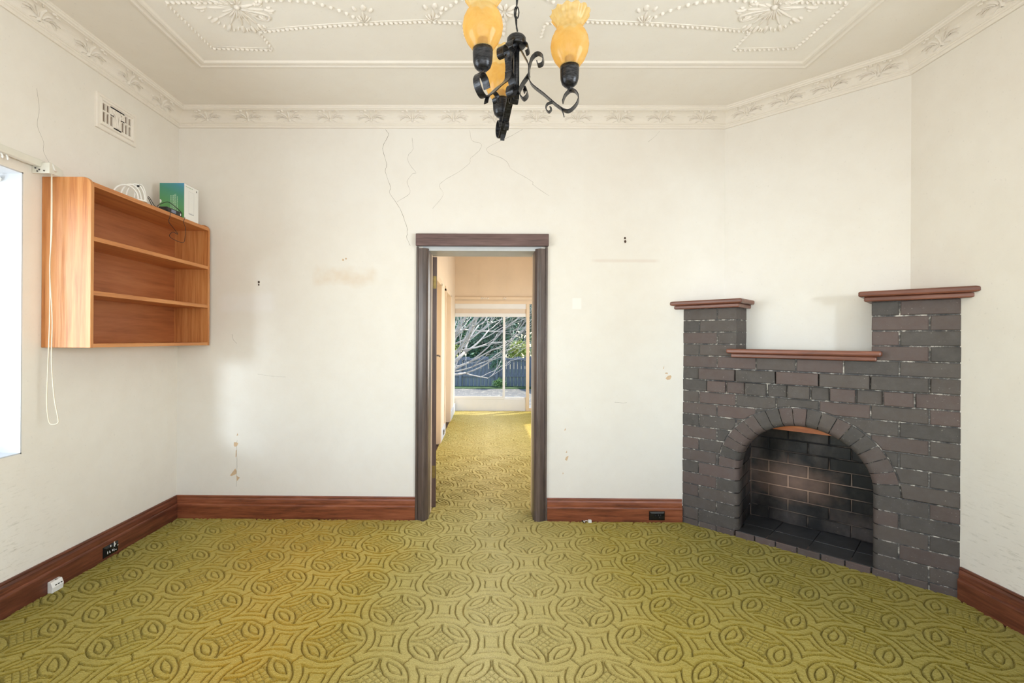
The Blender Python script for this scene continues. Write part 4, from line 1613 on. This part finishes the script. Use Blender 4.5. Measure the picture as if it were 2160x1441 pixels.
# ------------------------------------------------------------------ curtain track over the left window
cr_ = empty('curtain_track', (XL, 2.43, 2.245))
tag(cr_, 'off-white curtain track with bracket above the left window', 'curtain rail')
MB().box(0.020, 0.050, -1.95, 0.03, 0.0, 0.036).build('track', M['white_metal'], cr_, bev=0.004)
for y in (-1.6, -0.8, -0.05):
    MB().box(0.0, 0.03, y - 0.012, y + 0.012, 0.004, 0.034).build('wall_bracket', M['white_metal'], cr_)
MB().box(0.002, 0.092, 0.006, 0.010, -0.032, 0.022).build('end_plate', M['white_metal'], cr_)
pl = [(0.010, -0.030), (0.083, -0.030), (0.087, -0.020), (0.087, 0.008), (0.020, 0.026), (0.010, 0.026)]
MB().prism(pl, lambda a, b, d: (d, a, b), 0.086, 0.090).build('cover_plate', M['white_metal'], cr_)
MB().tube([(0.086, 0.026, 0.026), (0.093, 0.032, -0.006), (0.093, 0.044, -0.012)], 0.004, 6).build('cord_guide', M['white_plastic'], cr_, True)
for x, z in ((0.02, -0.006), (0.04, -0.014), (0.03, -0.022), (0.065, -0.02)):
    MB().tube([(x, 0.0055, z), (x, 0.003, z)], 0.004, 8).build('screw', M['dark_frame'], cr_, True)
for y in (-0.16, -0.185, -0.215, -0.31, -0.42, -0.7, -0.9):
    MB().tube(crom([(0.036, y, -0.002), (0.040, y + 0.004, -0.014), (0.034, y + 0.010, -0.020), (0.030, y + 0.010, -0.012)], 4), 0.004, 6).build('glider', M['white_plastic'], cr_, True)
pc = empty('pull_cord', (-2.24, 2.452, 0.915))
tag(pc, 'looped cream pull cord hanging beside the wall shelf', 'cord')
A_ = crom([(-2.258, 2.456, 2.213), (-2.257, 2.455, 1.95), (-2.262, 2.456, 1.72), (-2.262, 2.455, 1.45), (-2.270, 2.455, 1.20), (-2.272, 2.453, 1.03), (-2.262, 2.452, 0.945), (-2.247, 2.451, 0.922), (-2.216, 2.451, 0.926), (-2.211, 2.451, 0.95), (-2.232, 2.451, 1.06), (-2.248, 2.452, 1.25), (-2.246, 2.453, 1.45), (-2.256, 2.453, 1.62), (-2.260, 2.452, 1.74), (-2.250, 2.451, 1.90), (-2.249, 2.451, 2.05), (-2.252, 2.452, 2.213)], 6)
MB().tube([(p.x + 2.24, p.y - 2.452, p.z - 0.915) for p in A_], 0.0026, 6).build('cord_loop', M['cord'], pc, True)
kn = empty('reveal_hook', (-2.452, WY1 - 0.006, 2.163))
tag(kn, 'small round white knob on the window reveal', 'knob')
MB().lathe([(0.0, 0.020), (0.010, 0.019), (0.014, 0.014), (0.014, 0.008), (0.009, 0.004), (0.009, 0.0)], 14).build('knob', M['white_plastic'], kn, True).rotation_euler = (math.pi / 2, 0, 0)

# ------------------------------------------------------------------ air vent on the left wall
av = empty('air_vent', (XL, 2.826, 2.628))
tag(av, 'cream plaster air vent with slots high on the left wall', 'vent')
VW, VH = 0.322, 0.212
fv = MB()
vprof = [(0.0, 0.0), (0.0, 0.010), (0.004, 0.014), (0.016, 0.014), (0.018, 0.010), (0.024, 0.010), (0.028, 0.020), (0.036, 0.020), (0.043, 0.006), (0.043, 0.0)]
vr = []
for (y, z, sy, sz) in ((0, 0, 1, 1), (VW, 0, -1, 1), (VW, VH, -1, -1), (0, VH, 1, -1), (0, 0, 1, 1)):
    vr.append([(h, y + sy * d, z + sz * d) for d, h in vprof])
fv.loft(vr, False, False)
fv.build('vent_frame', M['cornice'], av)
MB().box(-0.001, 0.002, 0.03, VW - 0.03, 0.03, VH - 0.03).build('slot_backing', M['vent_dark'], av)
iy0, iy1, iz0, iz1 = 0.042, VW - 0.042, 0.042, VH - 0.042
pv = MB()
W_ = iy1 - iy0
zm = iz0 + 0.072
pv.box(0.002, 0.012, iy0, iy1, iz1 - 0.008, iz1 + 0.002)
pv.box(0.002, 0.012, iy0, iy1, iz0 - 0.002, iz0 + 0.008)
for y0, y1 in ((iy0, iy0 + 0.092), (iy1 - 0.092, iy1)):
    pv.box(0.002, 0.012, y0, y1, zm - 0.004, zm + 0.006)
pv.box(0.002, 0.012, iy0 + 0.088, iy1 - 0.088, iz0, iz1)
pv.box(0.002, 0.012, iy0 + 0.062, iy0 + 0.090, zm, iz1)
pv.box(0.002, 0.012, iy1 - 0.090, iy1 - 0.062, zm, iz1)
pv.build('slot_surround', M['cornice'], av)
for base, n in ((iy0, 4), (iy1 - 0.088, 4)):
    for i in range(n):
        y = base + i * 0.0293
        MB().box(0.002, 0.011, y - 0.005, y + 0.005, iz0, zm).build('slat', M['cornice'], av)
for base in (iy0, iy1 - 0.060):
    for i in range(3):
        y = base + i * 0.030
        MB().box(0.002, 0.011, y - 0.005, y + 0.005, zm, iz1).build('slat', M['cornice'], av)
sc_ = MB()
yc = VW / 2
for sgn in (-1, 1):
    pts = [(0.014, yc + sgn * 0.004, iz0 + 0.01), (0.016, yc + sgn * 0.010, iz0 + 0.06), (0.016, yc + sgn * 0.016, iz0 + 0.085), (0.016, yc + sgn * 0.034, iz0 + 0.095), (0.016, yc + sgn * 0.036, iz0 + 0.112), (0.016, yc + sgn * 0.022, iz0 + 0.110)]
    sc_.tube(crom(pts, 4), 0.006, 6)
sc_.build('scroll_ornament', M['cornice'], av, True)


# ------------------------------------------------------------------ sockets
def outlet(loc, rz, label, mat, specks=False):
    o = empty('power_outlet', loc, rz)
    tag(o, label, 'power outlet')
    pl = MB()
    w_, h_ = 0.118, 0.068
    pl.loft([[(-w_ / 2, 0, 0), (w_ / 2, 0, 0), (w_ / 2, 0, h_), (-w_ / 2, 0, h_)], [(-w_ / 2 + 0.003, -0.006, 0.003), (w_ / 2 - 0.003, -0.006, 0.003), (w_ / 2 - 0.003, -0.006, h_ - 0.003), (-w_ / 2 + 0.003, -0.006, h_ - 0.003)], [(-w_ / 2 + 0.014, -0.012, 0.012), (w_ / 2 - 0.014, -0.012, 0.012), (w_ / 2 - 0.014, -0.012, h_ - 0.014), (-w_ / 2 + 0.014, -0.012, h_ - 0.014)]])
    pl.build('face_plate', mat, o)
    MB().box(-0.020, -0.008, -0.017, -0.011, 0.028, 0.042).build('switch', mat, o, bev=0.002)
    hole = plain('socket_slot', srgb(60, 60, 62), 0.6)
    for x, z in ((0.008, 0.042), (0.024, 0.042), (0.016, 0.026)):
        MB().box(x - 0.002, x + 0.002, -0.0128, -0.0115, z - 0.005, z + 0.005).build('pin_slot', hole, o)
    if specks:
        rs = random.Random(5)
        for i in range(9):
            x, z = rs.uniform(-0.04, 0.045), rs.uniform(0.012, 0.056)
            MB().box(x, x + rs.uniform(0.003, 0.008), -0.0135, -0.0118, z, z + rs.uniform(0.003, 0.016) * (2 if i == 0 else 1)).build('paint_speck', M['white_plastic'], o)
    return o


outlet((1.2725, D - 0.0215, 0.030), 0, 'black power outlet on the skirting beside the fireplace', M['black_plastic'])
outlet((XL + 0.0215, 2.938, 0.028), math.pi / 2, 'paint-specked black power outlet on the left skirting', M['black_plastic'], True)
ph = empty('phone_socket', (XL + 0.0215, 2.548, 0.012), math.pi / 2)
tag(ph, 'small white phone socket box on the left skirting', 'phone socket')
MB().prism([(0, 0), (-0.026, 0.0), (-0.030, 0.030), (-0.020, 0.058), (0, 0.060)], lambda a, b, d: (d, a, b), -0.034, 0.034).build('socket_body', M['white_plastic'], ph, bev=0.003)
MB().tube([(0.005, -0.014, 0.0585), (0.005, -0.014, 0.0605)], 0.007, 10).build('screw', M['steel'], ph, True)
for x in (-0.012, 0.004, 0.020):
    MB().box(x - 0.005, x + 0.005, -0.0292, -0.026, 0.036, 0.040).build('slot', M['black_plastic'], ph)
wc = empty('wire_connector', (0.753, D - 0.034, 0.012))
tag(wc, 'tiny white loose cable connector at the skirting right of the doorway', 'connector')
MB().box(0.006, 0.030, -0.010, 0.010, 0.0, 0.022).build('plug', M['white_plastic'], wc, bev=0.003)
MB().tube(crom([(0.006, 0, 0.010), (-0.010, -0.006, 0.018), (-0.024, 0.0, 0.010), (-0.034, 0.004, 0.014), (-0.020, -0.006, 0.004)], 5), 0.003, 6).build('wire', M['white_metal'], wc, True)
MB().tube([(-0.038, 0.004, 0.008), (-0.030, 0.004, 0.012)], 0.007, 8).build('wire_end', M['black_plastic'], wc, True)

# ------------------------------------------------------------------ chandelier
CHX, CHY, CHZ = 0.0975, 1.690, 2.236
ch = empty('chandelier', (CHX, CHY, ZC))
tag(ch, 'black wrought iron chandelier with three amber glass shades', 'chandelier')
cz0 = CHZ - ZC
MB().lathe([(0.0, 0.0), (0.055, -0.001), (0.055, -0.012), (0.035, -0.030), (0.012, -0.036), (0.0, -0.036)], 20).build('ceiling_rose', M['iron'], ch, True)
# hanging chain: oval links, and the flex
z = -0.034
i = 0
ztop_hub = cz0 + 0.222
while z - 0.038 > ztop_hub - 0.01:
    pts = []
    for q in range(13):
        a = 2 * math.pi * q / 12
        xx, zz = 0.008 * math.cos(a), -0.021 + 0.022 * math.sin(a)
        pts.append((xx, 0, z + zz) if i % 2 == 0 else (0, xx, z + zz))
    MB().tube(pts, 0.0024, 5).build('chain_link', M['iron'], ch, True)
    z -= 0.036
    i += 1
MB().tube([(0.004 * math.sin(k * 1.3), 0.004 * math.cos(k * 1.1), -0.03 + (ztop_hub + 0.03) * k / 20) for k in range(21)], 0.0028, 6).build('flex', M['black_cable'], ch, True)
MB().lathe([(0.0, 0.218), (0.006, 0.218), (0.008, 0.208), (0.029, 0.204), (0.034, 0.197), (0.034, 0.174), (0.030, 0.170), (0.0, 0.172)], 22, (0, 0, cz0)).build('hub_cap', M['iron'], ch, True)
MB().tube([(0, 0, cz0 + 0.175), (0, 0, cz0 - 0.015)], 0.011, 10).build('stem', M['iron'], ch, True)


def candle_mat():
    return plain('brown_lamp_holder', srgb(150, 108, 60), 0.5, var=0.05)


M['candle'] = candle_mat()


def arm_parts(ang):
    c, s = math.cos(ang), math.sin(ang)
    W3 = (-s, c, 0)

    def P(rho, z):
        return Vector((rho * c, rho * s, cz0 + z))

    def strap(pts, w=0.026, th=0.003, n=5):
        return MB().ribbon([P(p.x, p.y) for p in crom([(a, b, 0) for a, b in pts], n)], W3, w, th)
    RC = 0.186
    arm = strap([(0.012, 0.165), (0.030, 0.130), (0.045, 0.096), (0.050, 0.038), (0.100, -0.012), (0.150, -0.060), (0.182, -0.078), (0.208, -0.060), (0.217, -0.035), (0.207, -0.014), (0.190, -0.008), (0.172, -0.022), (0.163, -0.045)], n=6).build('arm', M['iron'], ch)
    strap([(0.150, -0.058), (0.162, -0.075), (0.168, -0.094)], 0.016).build('tail', M['iron'], arm)
    strap([(0.046, 0.090), (0.056, 0.122), (0.076, 0.135), (0.094, 0.122), (0.093, 0.098), (0.078, 0.094), (0.074, 0.106)], 0.026).build('upper_scroll', M['iron'], arm)
    strap([(0.047, 0.066), (0.020, 0.030), (0.012, 0.006), (0.026, -0.018), (0.041, -0.004), (0.034, 0.020), (0.027, 0.008)], 0.030).build('lower_scroll', M['iron'], arm)
    strap([(0.012, 0.165), (0.024, 0.178), (0.040, 0.170), (0.044, 0.150), (0.034, 0.142)], 0.032).build('top_scroll', M['iron'], arm)
    strap([(0.128, -0.040), (0.110, -0.046), (0.106, -0.062), (0.116, -0.074), (0.125, -0.064), (0.119, -0.057)], 0.016).build('small_scroll', M['iron'], arm)
    cc = P(RC, 0)
    cup = MB().lathe([(0.0, -0.012), (0.007, -0.012), (0.007, 0.002), (0.016, 0.006), (0.026, 0.016), (0.031, 0.032), (0.0325, 0.060), (0.0325, 0.076), (0.029, 0.076), (0.027, 0.040), (0.0, 0.036)], 24, cc).build('cup', M['iron'], ch, True)
    MB().lathe([(0.0, 0.040), (0.017, 0.040), (0.017, 0.106), (0.013, 0.110), (0.0, 0.110)], 16, cc).build('lamp_holder', M['candle'], cup, True)
    prof = [(0.027, 0.066), (0.036, 0.078), (0.052, 0.100), (0.062, 0.124), (0.0655, 0.146), (0.062, 0.170), (0.054, 0.188), (0.046, 0.199), (0.0425, 0.206), (0.044, 0.214), (0.050, 0.226), (0.057, 0.240), (0.063, 0.254), (0.067, 0.264)]

    def ruff(r_, z_, th, k):
        if z_ <= 0.206:
            return r_, z_
        q = (z_ - 0.206) / 0.058
        return r_ * (1 + 0.05 * q * math.sin(13 * th)), z_ + 0.004 * q * math.cos(13 * th) - 0.010 * q * q
    g = MB().lathe(prof, 84, cc, ruff).build('glass_shade', M['amber'], ch, True)
    g['label'] = 'amber glass shade with ruffled rim'
    return arm


for deg in (105, 231, -14):
    arm_parts(math.radians(deg))

# ------------------------------------------------------------------ garden beyond the hall
GZ = -0.62
M['paving'] = None


def paving_mat():
    t = NT('old_brick_paving')
    g = t.geo()
    b = t.n.new('ShaderNodeTexBrick')
    b.inputs['Scale'].default_value = 3.0
    b.inputs['Color1'].default_value = srgb(146, 138, 128)
    b.inputs['Color2'].default_value = srgb(124, 118, 112)
    b.inputs['Mortar'].default_value = srgb(120, 116, 108)
    t.l.new(g, b.inputs['Vector'])
    leaf = t.ramp(t.noise(g, 6, 5, 0.7), [(0.56, BLK), (0.62, WHT)])
    t.base(t.mix(t.math('MULTIPLY', leaf, 0.6), b.outputs[0], srgb(222, 206, 178)))
    t.set(Roughness=0.8)
    return t.m


o = struct(MB().box(-12, 14, HY + 0.35, 19.2, GZ - 0.2, GZ), 'ground_paving', paving_mat())
tag(o, 'sunlit weathered paved yard outside the glass', 'paving')
o = struct(MB().box(-14, 16, 19.2, 32, GZ - 0.2, GZ + 0.02), 'ground_lawn', plain('rough_grass', srgb(84, 104, 60), 0.9, var=0.4, scale=6))
tag(o, 'rough grass strip along the garden fence', 'grass')

fence_m = wood('weathered_grey_paling', srgb(94, 98, 106), srgb(126, 130, 138), srgb(150, 154, 160), (3, 3, 0.15), 0.8)
fence = empty('paling_fence', (0, 20.2, GZ))
tag(fence, 'weathered grey timber paling fence across the end of the garden', 'fence')
PAL = MB().box(0, 0.145, 0, 0.018, 0.0, 1.0).mesh('paling')
PAL.materials.append(fence_m)
frs = random.Random(4)
x = -3.2
while x < 3.0:
    q = link_copy(PAL, 'paling', fence)
    q.location = (x, frs.uniform(-0.008, 0.008), frs.uniform(-0.02, 0.03))
    q.scale = (1, 1, 1.24 + frs.uniform(-0.03, 0.03))
    q.rotation_euler = (0, frs.uniform(-0.01, 0.01), 0)
    x += 0.155
for z_ in (0.42, 1.12):
    MB().box(-3.3, 3.1, -0.06, -0.01, z_, z_ + 0.07).build('rail', fence_m, fence)
for x in (-2.6, -1.18, 0.35, 1.75, 2.6):
    MB().box(x, x + 0.11, -0.13, -0.03, 0, 1.30).build('post', fence_m, fence)
f2 = empty('side_fence', (2.05, 20.1, GZ), math.radians(-78))
tag(f2, 'shaded timber side fence on the right of the garden', 'fence')
for i in range(30):
    q = link_copy(PAL, 'paling', f2)
    q.location = (i * 0.155, frs.uniform(-0.008, 0.008), 0)
    q.scale = (1, 1, 1.75 + frs.uniform(-0.03, 0.03))
MB().box(0, 4.6, -0.06, -0.01, 0.5, 0.58).build('rail', fence_m, f2)
MB().box(0, 4.6, -0.06, -0.01, 1.4, 1.48).build('rail', fence_m, f2)

# bare pale-barked tree
bark = plain('pale_grey_bark', srgb(196, 186, 176), 0.7, var=0.2, scale=14)
bark_d = plain('dark_bark', srgb(70, 66, 64), 0.8, var=0.3, scale=10)
bt = empty('bare_tree', (-2.0, 13.6, GZ))
tag(bt, 'leafless pale-barked tree reaching over the yard from the left', 'tree')
trs = random.Random(21)
tb = MB()
twigs = MB()


def grow(p, d, L, r_, depth):
    pts = [Vector(p)]
    rad = [r_]
    d = Vector(d).normalized()
    n = 5
    for i in range(n):
        d = (d + Vector((trs.uniform(-.22, .22), trs.uniform(-.22, .22), trs.uniform(-.12, .24)))).normalized()
        pts.append(pts[-1] + d * L / n)
        rad.append(r_ * (1 - 0.42 * (i + 1) / n))
    (tb if depth < 2 else twigs).tube(pts, rad, 6 if depth < 2 else 5)
    if depth >= 5:
        return
    k = 3 if depth < 3 else 2
    for j in range(k):
        dd = (d + Vector((trs.uniform(-.4, .8), trs.uniform(-.7, .7), trs.uniform(-.45, .7)))).normalized()
        grow(pts[-1] if j < 2 else pts[3], dd, L * trs.uniform(0.66, 0.88), rad[-1] * 0.8, depth + 1)


tb.tube([(0, 0, 0), (0.05, 0, 0.5), (0.12, 0, 0.9)], [0.17, 0.13, 0.12], 8)
for d, L, r_ in (((1, -0.3, 0.35), 1.5, 0.06), ((1, 0.1, 0.75), 1.5, 0.075), ((0.8, 0.4, 1.3), 1.5, 0.07), ((0.9, -0.2, 1.0), 1.4, 0.06), ((0.3, 0.2, 1.4), 1.3, 0.07), ((-0.7, 0.1, 1), 1.2, 0.06), ((1.0, -0.5, 0.55), 1.3, 0.05), ((1.0, 0.2, 0.15), 1.4, 0.05), ((1.0, 0.5, 0.5), 1.5, 0.05), ((0.9, -0.1, 0.85), 1.6, 0.06)):
    grow((0.1, 0, 0.85), d, L, r_, 0)
tb.build('trunk', bark, bt, True)
twigs.build('branches', bark, bt, True)


def leaf_mat(name, a, b):
    t = NT(name)
    g = t.geo()
    t.base(t.ramp(t.noise(g, 2.5, 4), [(0.35, a), (0.65, b)]))
    t.set(Roughness=0.6)
    return t.m


LM = [leaf_mat('deep_green_leaves', srgb(60, 92, 80), srgb(112, 146, 110)), leaf_mat('mid_green_leaves', srgb(90, 128, 74), srgb(160, 186, 112)), leaf_mat('yellow_green_leaves', srgb(130, 150, 60), srgb(208, 204, 110))]


def leafy(name, loc, rx, ry, rz, n, mat, label, trunk=True, size=0.10, group=None, z0=1.2):
    rs = np.random.RandomState(abs(hash(label)) % 1000 if False else len(label) * 7 + int(loc[0] * 10) % 50)
    root = empty(name, loc)
    tag(root, label, 'tree' if trunk else 'shrub', group)
    clumps = rs.normal(size=(26, 3))
    clumps /= np.linalg.norm(clumps, axis=1)[:, None]
    clumps *= rs.uniform(0.35, 0.95, (26, 1))
    c = clumps[rs.randint(0, 26, n)] + rs.normal(size=(n, 3)) * 0.17
    P = c * np.array([rx, ry, rz]) + np.array([0, 0, z0 + rz])
    A = rs.normal(size=(n, 3))
    A /= np.linalg.norm(A, axis=1)[:, None]
    B = np.cross(A, rs.normal(size=(n, 3)))
    B /= np.linalg.norm(B, axis=1)[:, None]
    s = size * rs.uniform(0.6, 1.3, (n, 1))
    Vv = np.stack([P - A * s, P + B * s * 0.4, P + A * s, P - B * s * 0.4], 1).reshape(-1, 3)
    Ff = np.arange(n * 4).reshape(n, 4)
    me_ = bpy.data.meshes.new('foliage')
    me_.from_pydata(Vv.tolist(), [], Ff.tolist())
    me_.materials.append(mat)
    fo = bpy.data.objects.new('foliage', me_)
    col.objects.link(fo)
    fo.parent = root
    if trunk:
        mb = MB()
        mb.tube([(0, 0, 0), (0.08, 0, z0 * 0.6), (0.0, 0.05, z0 + rz)], [0.16, 0.12, 0.05], 7)
        for a in range(5):
            an = a * 1.26
            mb.tube([(0, 0, z0 * 0.8), (rx * 0.4 * math.cos(an), ry * 0.4 * math.sin(an), z0 + rz * 0.7), (rx * 0.7 * math.cos(an), ry * 0.7 * math.sin(an), z0 + rz * 1.2)], [0.07, 0.05, 0.02], 5)
        mb.build('trunk', bark_d, root, True)
    return root


leafy('leafy_tree', (-2.6, 23.5, GZ), 2.0, 1.4, 1.7, 4200, LM[0], 'dark green tree behind the fence at the left', size=0.12, z0=0.6)
leafy('leafy_tree', (0.4, 26.0, GZ), 1.6, 1.2, 1.9, 4200, LM[0], 'dense deep green tree behind the middle of the fence', size=0.12, z0=0.5)
leafy('leafy_tree', (3.4, 23.0, GZ), 1.2, 1.0, 1.6, 3600, LM[1], 'brighter green tree behind the fence at the right', size=0.10, z0=0.9)
leafy('leafy_tree', (5.2, 17.0, GZ), 1.1, 1.0, 1.4, 2600, LM[1], 'green tree close to the side fence', size=0.09, z0=1.2)
leafy('leafy_tree', (-1.0, 29.0, GZ), 5.0, 1.5, 3.2, 5200, LM[0], 'wide dark tree line far behind the garden', size=0.22, z0=0.4)
leafy('leafy_tree', (5.0, 33.0, GZ), 4.0, 1.5, 3.4, 4600, LM[1], 'tall green trees far behind the side fence', size=0.2, z0=0.4)
leafy('shrub', (1.55, 22.2, GZ), 0.5, 0.4, 0.55, 900, LM[2], 'yellow-green shrub peeping over the fence', False, 0.07, z0=0.9)
leafy('shrub', (-1.9, 22.0, GZ), 0.6, 0.4, 0.5, 900, LM[2], 'pale yellow shrub behind the bare tree', False, 0.07, z0=0.9)
leafy('shrub', (0.55, 19.75, GZ), 0.32, 0.22, 0.2, 420, LM[1], 'low green weeds at the foot of the fence', False, 0.05, z0=0.0)
leafy('shrub', (0.35, 19.4, GZ), 0.3, 0.3, 0.5, 520, LM[0], 'small dark shrub hanging in front of the fence', False, 0.06, z0=0.55)
leafy('shrub', (1.75, 11.2, GZ), 0.5, 0.4, 0.95, 2400, LM[2], 'sunlit pale shrub outside the narrow side window', False, 0.06, z0=0.0)  # pale bush added so the view through the side window turns bright
bpy.context.view_layer.update()
